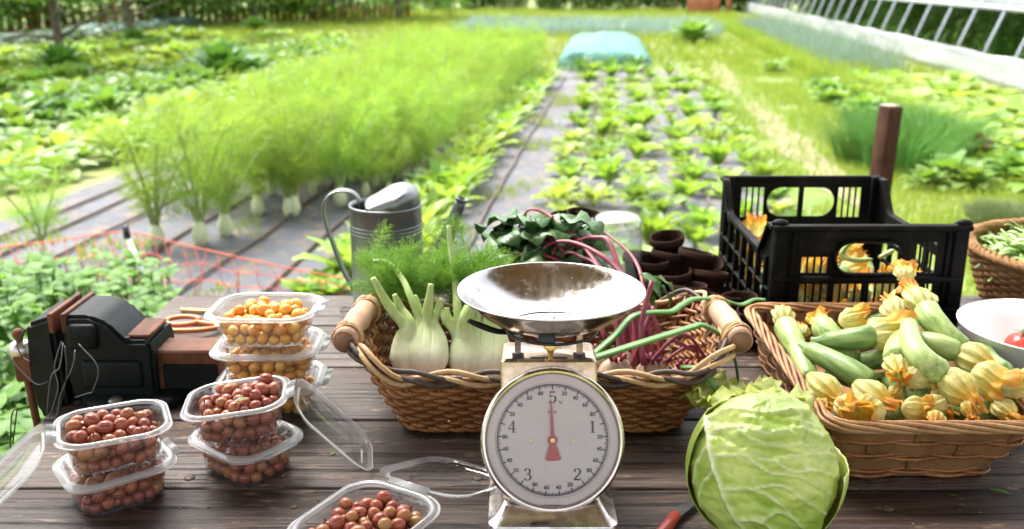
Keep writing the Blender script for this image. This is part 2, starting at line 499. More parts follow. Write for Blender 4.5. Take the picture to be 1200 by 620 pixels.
scatter(be, spots, (.9, 1.4))
bc = [make_rosette('cabbage_plant', 'blue grey cabbage plant in the row below the left trees', 'cabbage plant', 'blue grey cabbages below the trees', M_BLUELEAF, 14, .4, .24, (.35, 1.4), .9, .2, .35, .05, 95)]
spots = [G(u+R.uniform(-.15, .15), vv) for u in (-13.2, -13.8) for vv in [19+.55*i for i in range(20)]]
scatter(bc, spots, (.9, 1.3))
bs = [make_rosette('bush_plant', 'dark green bush growing at the foot of a tree trunk', 'bush', 'dark bushes at the tree trunks', M_LET[2], 60, .75, .2, (.1, 1.55), .6, .3, .2, .05, 97)]
scatter(bs, [at_z(72, 88, 0), at_z(158, 55, 0), at_z(262, 95, 0), at_z(300, 38, 0), at_z(275, 85, 0)], (.7, 1.1))
# right hand crops
sq = [make_rosette('squash_plant', 'broad leaved yellow green squash in the bed below the polytunnel', 'squash plant', 'squash plants below the polytunnel', m, 13, .42, .26, (.6, 1.4), 1.3, .45, .15, .05, 100+q) for q, m in enumerate((M_LET[1], M_LET[0], M_LET[1]))]
spots = [G(u+R.uniform(-.12, .12), vv+R.uniform(-.15, .15)) for u in (3.35, 3.8, 4.25, 4.65) for vv in [7.9+.5*i for i in range(14)] if not (u < 3.5 and vv < 8.6)]
scatter(sq, spots, (.7, 1.05))
br = [make_rosette('bramble_plant', 'leafy green plant beside the right edge of the grass path', 'leafy plant', 'leafy plants at the right edge of the path', m, 24, .3, .11, (.3, 1.5), 1.0, .3, .3, .06, 110+q) for q, m in enumerate((M_LET[3], M_LET[0]))]
spots = [at_z(1085, 222, 0), at_z(1110, 215, 0), at_z(1135, 222, 0), at_z(1100, 200, 0), at_z(1165, 200, 0), at_z(1185, 210, 0), at_z(1150, 185, 0), at_z(1195, 185, 0), at_z(905, 86, 0), at_z(930, 78, 0), at_z(1005, 118, 0), at_z(960, 105, 0), at_z(975, 122, 0), at_z(1175, 165, 0)]+[G(u, v) for u, v in ((3.0, 8.0), (3.25, 7.6), (3.5, 8.1), (3.75, 7.7), (3.05, 7.2), (3.35, 7.0), (3.7, 7.1), (4.0, 7.5), (2.6, 10.5), (2.75, 11.4), (2.5, 12.2), (2.7, 13.2))]
scatter(br, spots, (.8, 1.2))
mb = MB(); rr = random.Random(3)
for i in range(420):
    a = rr.random()*6.28; q = .33*rr.random()**.5; x, y = q*math.cos(a), q*math.sin(a)
    hgt = .5*rr.uniform(.6, 1.05); tip = Vector((x*1.9+rr.gauss(0, .05), y*1.9+rr.gauss(0, .05), hgt))
    mb.tube([(x, y, 0), (x*1.25, y*1.25, hgt*.55), tip], [.005, .004, .001], 3, cap=False)
cv = tag(mb.build('chive_clump', M_CHIVE), 'dark green grassy chive clump behind the wooden post', 'chives', 'chive clumps behind the wooden post')
scatter([cv], [at_z(1015, 190, 0), at_z(1052, 198, 0), at_z(1090, 190, 0), at_z(1035, 172, 0), at_z(1075, 172, 0)], (.72, .95))
mb = MB(); rr = random.Random(4)
for i in range(900):
    a = rr.random()*6.28; q = .28*rr.random()**.5; x, y = q*math.cos(a), q*math.sin(a)
    hgt = .34*rr.uniform(.6, 1.05)*(1-.5*q); d = Vector((x*.7+rr.gauss(0, .03), y*.7+rr.gauss(0, .03), hgt))
    b0 = Vector((x, y, 0))
    mb.tube([b0, b0+d*.6, b0+d], [.004, .006, .002], 3, cap=False)
lv = tag(mb.build('lavender_bush', M_LAV), 'low grey green lavender bush above the bean basket', 'lavender', 'lavender bushes above the bean basket')
scatter([lv], [at_z(1178, 270, 0), at_z(1222, 272, 0)], (.5, .62))
rl = make_rosette('red_lettuce', 'dark red leafy plant among the green leaves right of the post', 'red lettuce', None, M_REDLEAF, 16, .2, .1, (.3, 1.4), .9, .15, .3, .1, 120)
rl.location = at_z(1142, 195, 0)+Vector((0, 0, .17)); rl.scale = (.8, .8, .8)
mb = MB(); mb.tube([(0, 0, -.2), (0, 0, .02)], [.012, .01], 6); mb.build('stem', M_REDLEAF, rl)
kb = make_rosette('tall_shrub', 'solitary leafy shrub standing on the grass left of the far polytunnel end', 'shrub', None, M_LET[3], 40, .8, .3, (.4, 1.55), .8, .35, .2, .05, 130)
kb.location = at_z(812, 52, 0)

# grass: one mass
def blades(name, spots, h, wd, seed, mat, lean=.5):
    rg = np.random.default_rng(seed); n = len(spots); P = np.array(spots)
    a = rg.random(n)*6.283; hh = h*rg.uniform(.45, 1.2, n); ww = wd*rg.uniform(.6, 1.3, n); ln = hh*lean*rg.random(n); a2 = rg.random(n)*6.283
    s = np.stack([np.cos(a), np.sin(a), 0*a], 1)*ww[:, None]*.5
    tip = P+np.stack([np.cos(a2)*ln, np.sin(a2)*ln, hh], 1)
    mid = P+np.stack([np.cos(a2)*ln*.3, np.sin(a2)*ln*.3, hh*.55], 1)
    V = np.stack([P+s, P-s, mid-s*.7, mid+s*.7, tip], 1).reshape(-1, 3)
    me = bpy.data.meshes.new(name)
    F = []; 
    for i in range(n): k = 5*i; F.append((k, k+1, k+2, k+3)); F.append((k+3, k+2, k+4))
    me.from_pydata(V.tolist(), [], F); me.materials.append(mat); me.update()
    return link(name, me)
sp = []
rr = random.Random(8)
def okpath(u, v): return abs(u-1.6) > .12+.25*rr.random() or rr.random() < .4
while len(sp) < 52000:
    v = 3.0+17*rr.random()**1.6; u = rr.uniform(1.12, 3.3)
    if okpath(u, v) and mnoise.noise((u*1.2, v*.9, 5)) > -.35+.3*rr.random()*0: sp.append(G(u, v))
tag(blades('grass', sp, .085, .007, 1, M_GRASS), kind='stuff', cat=None)
sp = []
while len(sp) < 45000:
    v = 12+34*rr.random(); u = rr.uniform(-16, 5.0)
    if v < 17 and -3.5 < u < 3: continue
    if mnoise.noise((u*.5, v*.35, 9)) < -.25: continue
    sp.append(G(u, v))
tag(blades('meadow_grass', sp, .22, .022, 2, M_GRASS), kind='stuff')

sp = []
while len(sp) < 9000:
    v = 3.6+12*rr.random(); u = rr.uniform(-3.85, 1.25)
    if mnoise.noise((u*2.1, v*1.3, 31)) > .22: sp.append(G(u, v))
tag(blades('mat_weeds', sp, .07, .011, 12, M_GRASS, .9), kind='stuff')
# leafy ground cover left of the table (reads as one mass)
mb = MB(); rr = random.Random(21)
for i in range(5600):
    y = 1.9+3.0*rr.random(); x = -.92-2.8*rr.random()**.9-.42*max(0, y-2.6)
    if y > 4.05+.2*mnoise.noise((x*2, 0, 0)): continue
    z = (.10+.20*rr.random())*(1.15 if y > 3.6 else 1.5)+.04*mnoise.noise((x*2, y*2, 2))
    for k in range(3):
        leaf(mb, (x, y, z), 2.1*k+rr.random(), rr.uniform(-.3, .8), .062*rr.uniform(.7, 1.25)*(.7+.6*abs(mnoise.noise((x*2.3, y*2.3, 8))+.3)), .046*rr.uniform(.8, 1.2), .6, 4, .18, .2, .05, 0, rr)
    mb.tube([(x+rr.uniform(-.03, .03), y, 0), (x, y, z)], .0025, 3, cap=False)
tag(mb.build('ground_cover', m_leaf('ground_cover_leaf', (.045, .15, .010), (.13, .29, .025), .42, .55, 5)), kind='stuff')
nb = [make_rosette('seedling_plant', 'small pale green leafy plant just beyond the table edge by the watering can', 'leafy plant', 'small plants just beyond the table edge', M_LET[q % 2], 12, .22, .1, (.5, 1.4), .9, .2, .3, .06, 140+q) for q in range(2)]
scatter(nb, [at_z(378, 342, 0), at_z(398, 326, 0), at_z(412, 300, 0), at_z(390, 352, 0), at_z(560, 345, 0), at_z(600, 330, 0), at_z(830, 345, 0), at_z(356, 352, 0)], (.65, .9))

# drip hoses -----------------------------------------------------
M_HOSE = m_plain('drip_hose', (.09, .06, .05), .6)
for k, (u, v0, v1, lab) in enumerate(((-3.62, 3.6, 12, 'brown drip hose nearest the left edge of the grey mat'), (-3.38, 3.5, 12, 'brown drip hose passing the lone small fennel'), (-3.05, 3.4, 14, 'brown drip hose between the lone fennel and the net stake'), (-2.56, 3.4, 15, 'brown drip hose under the left of the fennel bed'), (-2.1, 3.4, 15, 'brown drip hose running into the middle of the fennel bed'), (-1.72, 3.4, 15, 'brown drip hose at the right of the fennel bed'), (-.86, 3.4, 15, 'drip hose along the bare mat strip left of the lettuces'), (-.3, 3.4, 15, 'drip hose between the first two lettuce rows'), (.62, 3.4, 15, 'drip hose among the right hand lettuce rows'))):
    mb = MB(); mb.tube([G(u+.04*mnoise.noise((v0+i*.5, k, 0)), v0+(v1-v0)*i/24, .028) for i in range(25)], .011, 6)
    tag(mb.build('drip_hose', M_HOSE), lab, 'hose', 'drip hoses on the matting')

# electric netting ----------------------------------------------
M_NET = m_plain('orange_net_twine', (.75, .16, .08), .7)
top = bez([ray_y(-40, 300, 4.5), ray_y(0, 290, 4.5), ray_y(75, 281, 4.48), ray_y(147, 272, 4.45), ray_y(215, 287, 4.45), ray_y(300, 306, 4.42), ray_y(400, 326, 4.4), ray_y(470, 338, 4.4)], 6)
nt = thing('electric_net', (0, 0, 0), 'sagging orange electric netting strung along the near end of the grey mat', 'netting')
mb = MB(); mb.tube(top, .0034, 5)
for q in (.33, .66): mb.tube([(p.x, p.y+.02*math.sin(i), max(.012, p.z*(1-q)+.012*math.sin(i*1.3))) for i, p in enumerate(top)], .0026, 4)
mb.tube([(p.x, p.y+.03*math.sin(i*.7), .01) for i, p in enumerate(top)], .0035, 4)
mb.build('horizontal_twine', M_NET, nt)
mb = MB()
for i, p in enumerate(top):
    mb.tube([p, (p.x+.04*math.sin(i*2.1), p.y+.03*math.sin(i*3.7), p.z*.5), (p.x+.06*math.sin(i*1.9), p.y+.06*math.sin(i*.7), .01)], .0022, 4)
mb.build('vertical_twine', M_NET, nt)
ps = ray_y(147, 272, 4.43)
st = thing('net_stake', (ps.x+.07, ps.y, 0), 'thin white stake with a black cap holding up the orange netting', 'stake')
mb = MB(); mb.tube([(0.06, -.05, -.02), (-.065, 0, ps.z-.02)], .0135, 8); mb.build('shaft', m_plain('white_fibreglass', (.72, .76, .70), .5, var=.05), st)
mb = MB(); mb.tube([(-.063, 0, ps.z-.03), (-.068, 0, ps.z+.03)], .017, 8); mb.build('cap', m_plain('black_plastic_cap', (.02, .02, .02), .5), st)

# green-blue insect net tunnel ----------------------------------
t = NT('insect_net'); v = t.world(); n = t.noise(v, 3, 5)
p = t.pbr(t.ramp(n, [(.35, (.06, .24, .21)), (.65, (.15, .37, .33))]), .7)
tr = t.n('ShaderNodeBsdfTransparent'); mx = t.n('ShaderNodeMixShader'); mx.inputs[0].default_value = .42
t.t.links.new(tr.outputs[0], mx.inputs[1]); t.t.links.new(p, mx.inputs[2]); M_INET = t.end(mx.outputs[0])
mb = MB(); L = []
for i in range(15):
    v = 16.4+6.5*i/14; row = []
    for j in range(19):
        a = pi*j/18; sx = -math.cos(a); hz = .28*math.sin(a)**.45
        u = .33-.12*(i/14)+sx*(.80+.05*mnoise.noise((v, j, 0)))
        row.append(G(u-.62, v+.1*mnoise.noise((j*.7, v, 3)), max(.012, hz*(1+.30*mnoise.noise((u*3, v*2.2, 0))+.16*mnoise.noise((u*8, v*7, 4))))))
    L.append(row)
L.insert(0, [p.lerp(Vector((L[0][9].x, L[0][9].y-.05, .012)), .55) for p in L[0]])
mb.loft(L, wrap=False)
o = mb.build('net_tunnel', M_INET); o.modifiers.new('t', 'SOLIDIFY').thickness = .006
tag(o, 'low tunnel of rumpled turquoise insect netting at the far end of the lettuces', 'net tunnel')
gp = make_rosette('kale_plant', 'green plant pushing out in front of the turquoise net tunnel', 'kale', 'plants in front of the net tunnel', M_LET[2], 14, .42, .16, (.5, 1.4), .9, .3, .3, .06, 150)
scatter([gp], [at_z(682, 84, 0), at_z(715, 84, 0), at_z(722, 79, 0), at_z(745, 84, 0)], (.8, 1.1))

# leeks far off: a bed that reads as one mass, and flowers strip
sp = [G(-4.5+7.0*rr.random(), 25.5+5*rr.random()) for _ in range(4200)]
tag(blades('leek_bed', sp, .4, .04, 5, M_BLUELEAF, .6), kind='stuff')
sp = [G(3.3+1.2*rr.random(), 16+14*rr.random()) for _ in range(2600)]
tag(blades('tall_onion_bed', sp, .5, .02, 6, M_BLUELEAF, .5), kind='stuff')
tag(blades('tall_grass_strip', [G(2.9+.9*rr.random()**2, 10.5+22*rr.random()) for _ in range(8000)], .25, .02, 7, M_GRASS, .5), kind='stuff')

# trees ----------------------------------------------------------
def make_tree(name, label, group, seed, H=6, crown=(1.1, 6.2, 2.2), nl=3800, lm=M_TREELEAF, ls=.2, tr=.09):
    rr = random.Random(seed)
    o = thing(name, (0, 0, 0), label, 'tree', group)
    mb = MB(); z0, z1, r = crown
    tp = bez([(0, 0, -.1), (rr.uniform(-.1, .1), rr.uniform(-.1, .1), H*.3), (rr.uniform(-.2, .2), rr.uniform(-.2, .2), H*.65), (0, 0, H*.93)], 5)
    mb.tube(tp, [tr*(1-.85*i/(len(tp)-1)) for i in range(len(tp))], 8)
    ends = []
    for k in range(16):
        q = tp[2+k % (len(tp)-4)]; a = rr.random()*6.28; L = r*rr.uniform(.6, 1)
        e = q+Vector((math.cos(a)*L, math.sin(a)*L, rr.uniform(-.1, .55)*L)); ends.append((q, e))
        mb.tube(bez([q, q.lerp(e, .5)+Vector((0, 0, .12)), e], 4), [tr*.4*(1-.8*i/8) for i in range(9)], 5)
    mb.build('trunk', M_BARK, o)
    lf = MB(); cl = []
    for q, e in ends:
        for _ in range(4): cl.append((q.lerp(e, rr.uniform(.45, 1.1))+Vector((rr.gauss(0, .3), rr.gauss(0, .3), rr.gauss(0, .3))), rr.uniform(.35, .7)))
    vs = []; fs = []
    for _ in range(nl):
        c, s = cl[rr.randrange(len(cl))]
        p = c+Vector((rr.gauss(0, 1), rr.gauss(0, 1), rr.gauss(0, .8)))*s*.6
        if p.z < z0-.1: p.z = z0+rr.random()*.5
        n = Vector((rr.gauss(0, 1), rr.gauss(0, 1), rr.gauss(0, 1)+1)).normalized(); a = n.orthogonal().normalized(); a.rotate(Matrix.Rotation(rr.random()*6.28, 3, n)); b = n.cross(a)
        l = ls*rr.uniform(.6, 1.2); w_ = l*.5; k = len(vs)
        vs += [p-a*l*.5, p+b*w_*.5+a*.05*l, p+a*l*.5, p-b*w_*.5+a*.05*l]; fs.append((k, k+1, k+2, k+3))
    lf.add(vs, fs); lf.build('crown', lm, o, smooth=False)
    return o
gT = 'orchard trees behind the left beds'
tA = make_tree('orchard_tree', 'dark green orchard tree in the row behind the left beds', gT, 1, crown=(.35, 6, 2.4), nl=5200)
tB = make_tree('orchard_tree', 'dark green orchard tree in the row behind the left beds', gT, 2, 5, (.3, 5, 2.2), 5200)
tC = make_tree('orchard_tree', 'dark green orchard tree in the row behind the left beds', gT, 3, 5, (1.25, 5, 2.0), 3600)
R = random.Random(14)
for p in (tA, tB, tC): KIDS[p.name] = list(p.children)
spots = [at_z(75, 84, 0), at_z(155, 52, 0)]+[G(u, v) for u, v in ((-18.5, 20), (-20, 23), (-17.5, 26), (-15.6, 28.5), (-17.5, 28), (-14.8, 30.5), (-11.6, 30.5), (-12.6, 33), (-9.8, 33), (-8.0, 35), (-10.5, 36.5), (-19, 32), (-16.5, 34), (-17.2, 22.5), (-18.4, 24.5), (-16.5, 27), (-13.6, 30), (-20, 26), (-11.0, 34.5))]
ft = [True, True]
for i, s in enumerate(spots):
    p = tC if i < 2 else (tA, tB)[i % 2]
    lab = {0: 'thin trunked tree standing alone nearest the left bed edge', 1: 'tree with dark bush at its foot beside the blue cabbages'}.get(i)
    if i == 0: o = p; o.location = s
    elif i > 1 and ft[i % 2]: ft[i % 2] = False; o = p; o.location = s
    else: o = dup(p, s, (0, 0, R.random()*6), R.uniform(.85, 1.15), p['label'])
    if lab: o['label'] = lab
tA2 = 'dark green orchard tree in the row behind the left beds'
for o in list(COL.objects):
    if o.get('group') == gT and 'label' in o and o.name.startswith('orchard_tree') and 'alone' not in o['label'] and 'cabbages' not in o['label']: o['label'] = tA2
mb = MB(); rr = random.Random(19)
for i in range(5200):
    d = Vector((rr.gauss(0, 1), rr.gauss(0, 1), rr.gauss(0, 1))).normalized(); q = rr.random()**.35
    p = Vector((d.x*1.7*q, d.y*1.2*q, max(.03, 1.3+d.z*1.45*q))); q2 = 1+.3*mnoise.noise(d*2.5); p = Vector((p.x*q2, p.y*q2, p.z))
    n = Vector((rr.gauss(0, 1), rr.gauss(0, 1), rr.gauss(0, 1)+1)).normalized(); a = n.orthogonal().normalized(); a.rotate(Matrix.Rotation(rr.random()*6.28, 3, n)); b = n.cross(a); l = .2*rr.uniform(.6, 1.2)
    mb.add([p-a*l*.5, p+b*l*.25, p+a*l*.5, p-b*l*.25], [(0, 1, 2, 3)])
hA = tag(mb.build('hedge_shrub', M_TREELEAF2, smooth=False), 'bushy dark green shrub of the hedge line closing off the far field', 'hedge shrub', 'hedge shrubs along the far field')
hA.location = G(-10.5, 46)
for k in range(1, 17): dup(hA, G(-10.5+k*1.75+R.uniform(-.3, .3), 46+R.uniform(-.8, 1.0)), (0, 0, R.random()*6), R.uniform(.8, 1.15))
# rust coloured plank fence behind the left trees
M_RUST = m_plain('rust_red_boards', (.36, .13, .06), .85, var=.35, scale=4)
fo = thing('board_fence', (0, 0, 0), 'low rust red board fence running under the left trees', 'fence')
mb = MB()
a0, a1 = G(-17.5, 25.5), G(-8.0, 36.5)
for i in range(60):
    q = a0.lerp(a1, i/59); mb.box((0, 0, 0), (.17, .025, .55+.1*mnoise.noise((i*.7, 0, 0))), M=Matrix.Translation(q+Vector((0, 0, .29))) @ Matrix.Rotation(math.atan2((a1-a0).y, (a1-a0).x), 4, 'Z'))
for i in range(9): q = a0.lerp(a1, i/8); pf = MB(); pf.tube([q+Vector((.05, -.06, 0)), q+Vector((.05, -.06, .75))], .05, 6); pf.build('post', M_RUST, fo)
mb.build('board', M_RUST, fo)
rp = thing('marker_post', tuple(at_z(853, 18, 0)), 'rust brown post standing at the far end of the polytunnel', 'post')
mb = MB(); mb.box((0, 0, .55), (.14, .14, 1.1), b=.01); mb.build('shaft', M_RUST, rp)
mb = MB(); mb.box((-.9, .5, .35), (1.3, .05, .7), b=.01); mb.build('board', M_RUST, rp)

# polytunnel -----------------------------------------------------
t = NT('polythene_film'); v = t.world(); n = t.noise(v, .8, 5)
p = t.pbr(t.ramp(n, [(.3, (.46, .48, .50)), (.7, (.60, .62, .62))]), .35, normal=t.bump(n, .4, .05))
tr = t.n('ShaderNodeBsdfTranslucent'); tr.inputs[0].default_value = (.8, .82, .82, 1)
mx = t.n('ShaderNodeMixShader'); mx.inputs[0].default_value = .35
t.t.links.new(p, mx.inputs[1]); t.t.links.new(tr.outputs[0], mx.inputs[2]); M_FILM = t.end(mx.outputs[0])
M_GALV = m_plain('galvanised_tube', (.42, .46, .50), .45, .6)
pt = thing('polytunnel', tuple(G(0, 0)), 'long white polytunnel with rolled up side showing its grey hoops', 'polytunnel')
U0, WID, V0, V1 = 5.32, 5.6, 3.0, 44.0
def hoop(a): # a 0..1 across
    th = pi*a; x = -math.cos(th); z = math.sin(th)
    return U0+WID/2+x*WID/2*(1 if abs(x) < .98 else 1), 2.5*(max(0, z))**.55
def sec(z):  # u of the near side at height z
    return U0+WID/2*(1-math.sqrt(max(0, 1-(z/2.5)**(2/.55))))+.22*(z/1.1)
def filmstrip(a0, a1, m, n=10, sag=.0, name='cover'):
    L = []
    for i in range(47):
        v = V0+(V1-V0)*i/46
        row = []
        for j in range(n+1):
            a = a0+(a1-a0)*j/n; u, z = hoop(a)
            row.append(G(u, v, z-.02*abs(math.sin(pi*(v-V0)/2.0))))
        L.append(row)
    mb = MB(); mb.loft(L, wrap=False); o = mb.build(name, m, pt); o.modifiers.new('t', 'SOLIDIFY').thickness = .004; return o
# near edge of the roof film starts at z = 1.04
def side_u(z): return U0+.36*(z/1.1)**1.2
top_pts = [(side_u(1.06), 1.06), (side_u(1.06)+.12, 1.32), (U0+.75, 1.75), (U0+1.4, 2.2), (U0+2.2, 2.48), (U0+2.8, 2.55), (U0+3.6, 2.46), (U0+4.4, 2.1), (U0+5.1, 1.5), (U0+5.5, .7), (U0+5.6, .02)]
mb = MB(); mb.loft([[G(u, V0+(V1-V0)*i/60, z-.03*abs(math.sin(pi*i*.5))*(1 if j == 0 else .2)) for j, (u, z) in enumerate(top_pts)] for i in range(61)], wrap=False)
o = mb.build('roof_film', M_FILM, pt); o.modifiers.new('t', 'SOLIDIFY').thickness = .005
mb = MB(); L = []
for i in range(110):
    v = V0+(V1-V0)*i/109
    L.append([G(U0-.10+.05*mnoise.noise((v*1.3, j*.8, 0)), v, z+(.04*mnoise.noise((v*.9, 2, 0)) if j > 2 else 0)) for j, z in enumerate((.012, .13, .27, .38, .43))]+[G(U0+.03, v, .40+.04*mnoise.noise((v*.9, 2, 0)))])
mb.loft(L, wrap=False); o = mb.build('side_skirt', M_FILM, pt); o.modifiers.new('t', 'SOLIDIFY').thickness = .005
v = V0+.4
while v < V1:
    mb = MB(); mb.tube([G(U0, v, 0), G(side_u(.5), v, .5), G(side_u(1.0), v, 1.0)]+[G(u+.02, v, z-.03) for u, z in top_pts[1:]], .028, 6)
    mb.build('hoop', M_GALV, pt); v += 1.22
mb = MB(); mb.tube([G(side_u(1.03)-.02, V0, 1.04), G(side_u(1.03)-.02, V1, 1.04)], .035, 8); mb.build('roll_bar', M_FILM, pt)
tm = make_rosette('tomato_plant', 'dark green crop plant growing inside the polytunnel', 'tomato plant', 'crops inside the polytunnel', M_LET[2], 70, .55, .16, (.2, 1.55), .7, .3, .25, .06, 160)
mb2 = MB(); rr2 = random.Random(17)
for i in range(150):
    a = rr2.random()*6.28; z = 1.5*rr2.random()
    leaf(mb2, (.1*math.cos(a), .1*math.sin(a), z), a, rr2.uniform(-.2, .8), .42*rr2.uniform(.6, 1.1), .17, .9, 4, .25, .25, .05, 0, rr2)
mb2.tube([(0, 0, 0), (0, 0, 1.5)], [.02, .01], 5)
bpy.data.objects.remove(tm)
tm = tag(mb2.build('tomato_plant', m_leaf('tunnel_crop_leaf', (.07, .19, .03), (.14, .28, .05), .35, .5, 4)), 'dark green crop plant growing inside the polytunnel', 'tomato plant', 'crops inside the polytunnel')
scatter([tm], [G(U0+.95+.75*k+R.uniform(-.1, .1), 6+.62*i+R.uniform(-.15, .15)) for i in range(46) for k in range(2)], (.62, .8))
# ---------------------------------------------------------------- the table
TZ = .8
AWD = 2.7
AWY = .72
R = random.Random(77)
t = NT('weathered_planks'); 
at = t.n('ShaderNodeAttribute', attribute_name='plank'); g = t.n('ShaderNodeNewGeometry')
cmb = t.n('ShaderNodeCombineXYZ'); t.set(cmb.inputs[0], t.math('MULTIPLY', at.outputs['Fac'], 17.0)); t.set(cmb.inputs[2], t.math('MULTIPLY', at.outputs['Fac'], 9.0))
ad = t.n('ShaderNodeVectorMath', operation='ADD'); t.t.links.new(g.outputs['Position'], ad.inputs[0]); t.t.links.new(cmb.outputs[0], ad.inputs[1])
def mp(sc):
    m = t.n('ShaderNodeMapping'); t.set(m.inputs['Scale'], sc); t.t.links.new(ad.outputs[0], m.inputs['Vector']); return m.outputs[0]
grain = t.noise(mp((2.2, 55, 8)), 1.6, 8, .65, .6); fine = t.noise(mp((6, 190, 20)), 1.5, 6, .6); blot = t.noise(mp((2.0, 5, 5)), 1.6, 5, .6); crack = t.noise(mp((1.6, 75, 8)), 1.3, 4, .5, .4)
c = t.mix(t.ramp(grain, [(.38, 0), (.62, 1)]), (.022, .0125, .009), (.102, .064, .046))
c = t.mix(t.ramp(blot, [(.44, 0), (.66, .75)]), c, (.110, .078, .060))
c = t.mix(t.ramp(fine, [(.42, .8), (.58, 0)]), c, (.030, .018, .013))
c = t.mix(t.ramp(crack, [(.35, 1), (.41, 0)]), c, (.012, .009, .008))
wear = t.noise(mp((9, 40, 9)), 2.2, 6, .7)
c = t.mix(t.ramp(wear, [(.585, 0), (.66, .75)]), c, (.27, .185, .125))
pv = t.n('ShaderNodeHueSaturation'); t.set(pv.inputs['Color'], c); mr = t.n('ShaderNodeMapRange'); t.set(mr.inputs[0], at.outputs['Fac']); mr.inputs[3].default_value = .8; mr.inputs[4].default_value = 1.25
t.set(pv.inputs['Value'], mr.outputs[0])
hgt = t.mix(.5, t.mix(.4, grain, fine), t.ramp(crack, [(.33, 0), (.42, 1)]))
M_PLANK = t.end(t.pbr(pv.outputs[0], t.ramp(blot, [(.3, .40), (.7, .58)]), normal=t.bump(hgt, .9, .005), Specular_IOR_Level=.28))
tb = thing('wooden_table', (0, 0, 0), 'old weathered plank table carrying the vegetables and the kitchen scale', 'table')
X0, X1 = -.775, 1.75
ys = [2.108, 1.905, 1.68, 1.455, 1.232, 1.008, .785, .56]
mb = MB(); pl = []
for k in range(len(ys)-1):
    nv0 = len(mb.v)
    ya, yb = ys[k+1]+.002, ys[k]-.002
    xa, xb = X0+R.uniform(-.008, .008), X1
    n = 90; dz = R.uniform(-.001, .0)
    L = []
    for i in range(n+1):
        x = xa+(xb-xa)*i/n
        w1 = .0012*mnoise.noise((x*9, k*3.1, 0))+.002*mnoise.noise((x*2.2, k*1.7, 4)); w2 = .0012*mnoise.noise((x*9, k*3.1+1.5, 0))
        y0, y1 = ya+w2, yb+w1; z = TZ+dz
        L.append([Vector(q) for q in ((x, y0, z-.032), (x, y0, z-.005), (x, y0+.0015, z-.0015), (x, y0+.005, z), (x, y1-.005, z), (x, y1-.0015, z-.0015), (x, y1, z-.005), (x, y1, z-.032))])
    mb.loft(L, cap0=True, cap1=True); pl += [R.random()]*(len(mb.v)-nv0)
o = mb.build('tabletop', M_PLANK, tb, angle=50)
a = o.data.attributes.new('plank', 'FLOAT', 'POINT'); a.data.foreach_set('value', pl)
mb = MB()
for y in (.68, 1.95): mb.box(((X0+X1)/2, y, TZ-.085), (X1-X0-.14, .035, .09))
for x in (X0+.09, .48, X1-.09): mb.box((x, 1.315, TZ-.08), (.04, 1.22, .08))
def addplank(o): a = o.data.attributes.new('plank', 'FLOAT', 'POINT'); a.data.foreach_set('value', [.3]*len(o.data.vertices))
addplank(mb.build('frame', M_PLANK, tb, smooth=False))
for x in (X0+.11, X1-.11):
    for y in (.64, 2.0):
        mb = MB(); mb.box((x, y, (TZ-.035)/2), (.08, .08, TZ-.035), b=.004); addplank(mb.build('leg', M_PLANK, tb, smooth=False))
M_BOLT = m_plain('rusty_steel', (.07, .048, .036), .6, .2, var=.35, scale=90, bump=.2)
for px, py in ((222, 443), (222, 560), (205, 436), (92, 471), (478, 560), (1040, 596), (1172, 500), (560, 560)):
    p = at_z(px, py, TZ)
    if px == 205: continue
    mb = MB(); mb.lathe([(.0078, -.001), (.0078, .0006), (.0064, .0018), (.004, .0025), (.0001, .0027)], 16); mb.box((0, 0, .0027), (.008, .0016, .0008))
    mb.build('bolt', M_BOLT, tb, angle=40, loc=p)

# the open timber awning the table stands under: it is what the steel bowl mirrors in brown
M_TIM = m_plain('awning_timber', (.30, .17, .10), .8, var=.3, scale=3, bump=.3, dist=.01)
sh_ = thing('timber_awning', (0, 0, 0), 'brown timber awning over the table, mirrored brown in the steel bowl', 'awning')
mb = MB()
for i in range(22): x = -2.4+4.8*i/21; mb.box((x, AWY, 2.62), (.218, AWD, .025))
mb.build('roof', M_TIM, sh_, smooth=False)
for x in (-2.3, 2.3):
    for y in (AWY-AWD/2+.1, AWY+AWD/2-.1):
        mb = MB(); mb.box((x, y, 1.3), (.09, .09, 2.6), b=.006); mb.build('post', M_TIM, sh_, smooth=False)
for y in (AWY-AWD/2+.1, AWY+AWD/2-.1):
    mb = MB(); mb.box((0, y, 2.56), (4.8, .07, .09)); mb.build('beam', M_TIM, sh_, smooth=False)
mb = MB()
for i in range(34): y = -4.1+.145*i; mb.box((.3 if y < .3 else .5, y, .03), (5.6 if y < .3 else 3.0, .138, .04), b=.004)
tag(mb.build('added_reflector_deck', m_plain('added_deck_timber', (.46, .27, .15), .7, var=.3, scale=4, bump=.3, dist=.01)), kind='structure')  # unseen deck added to give the scale's front a warm reflection
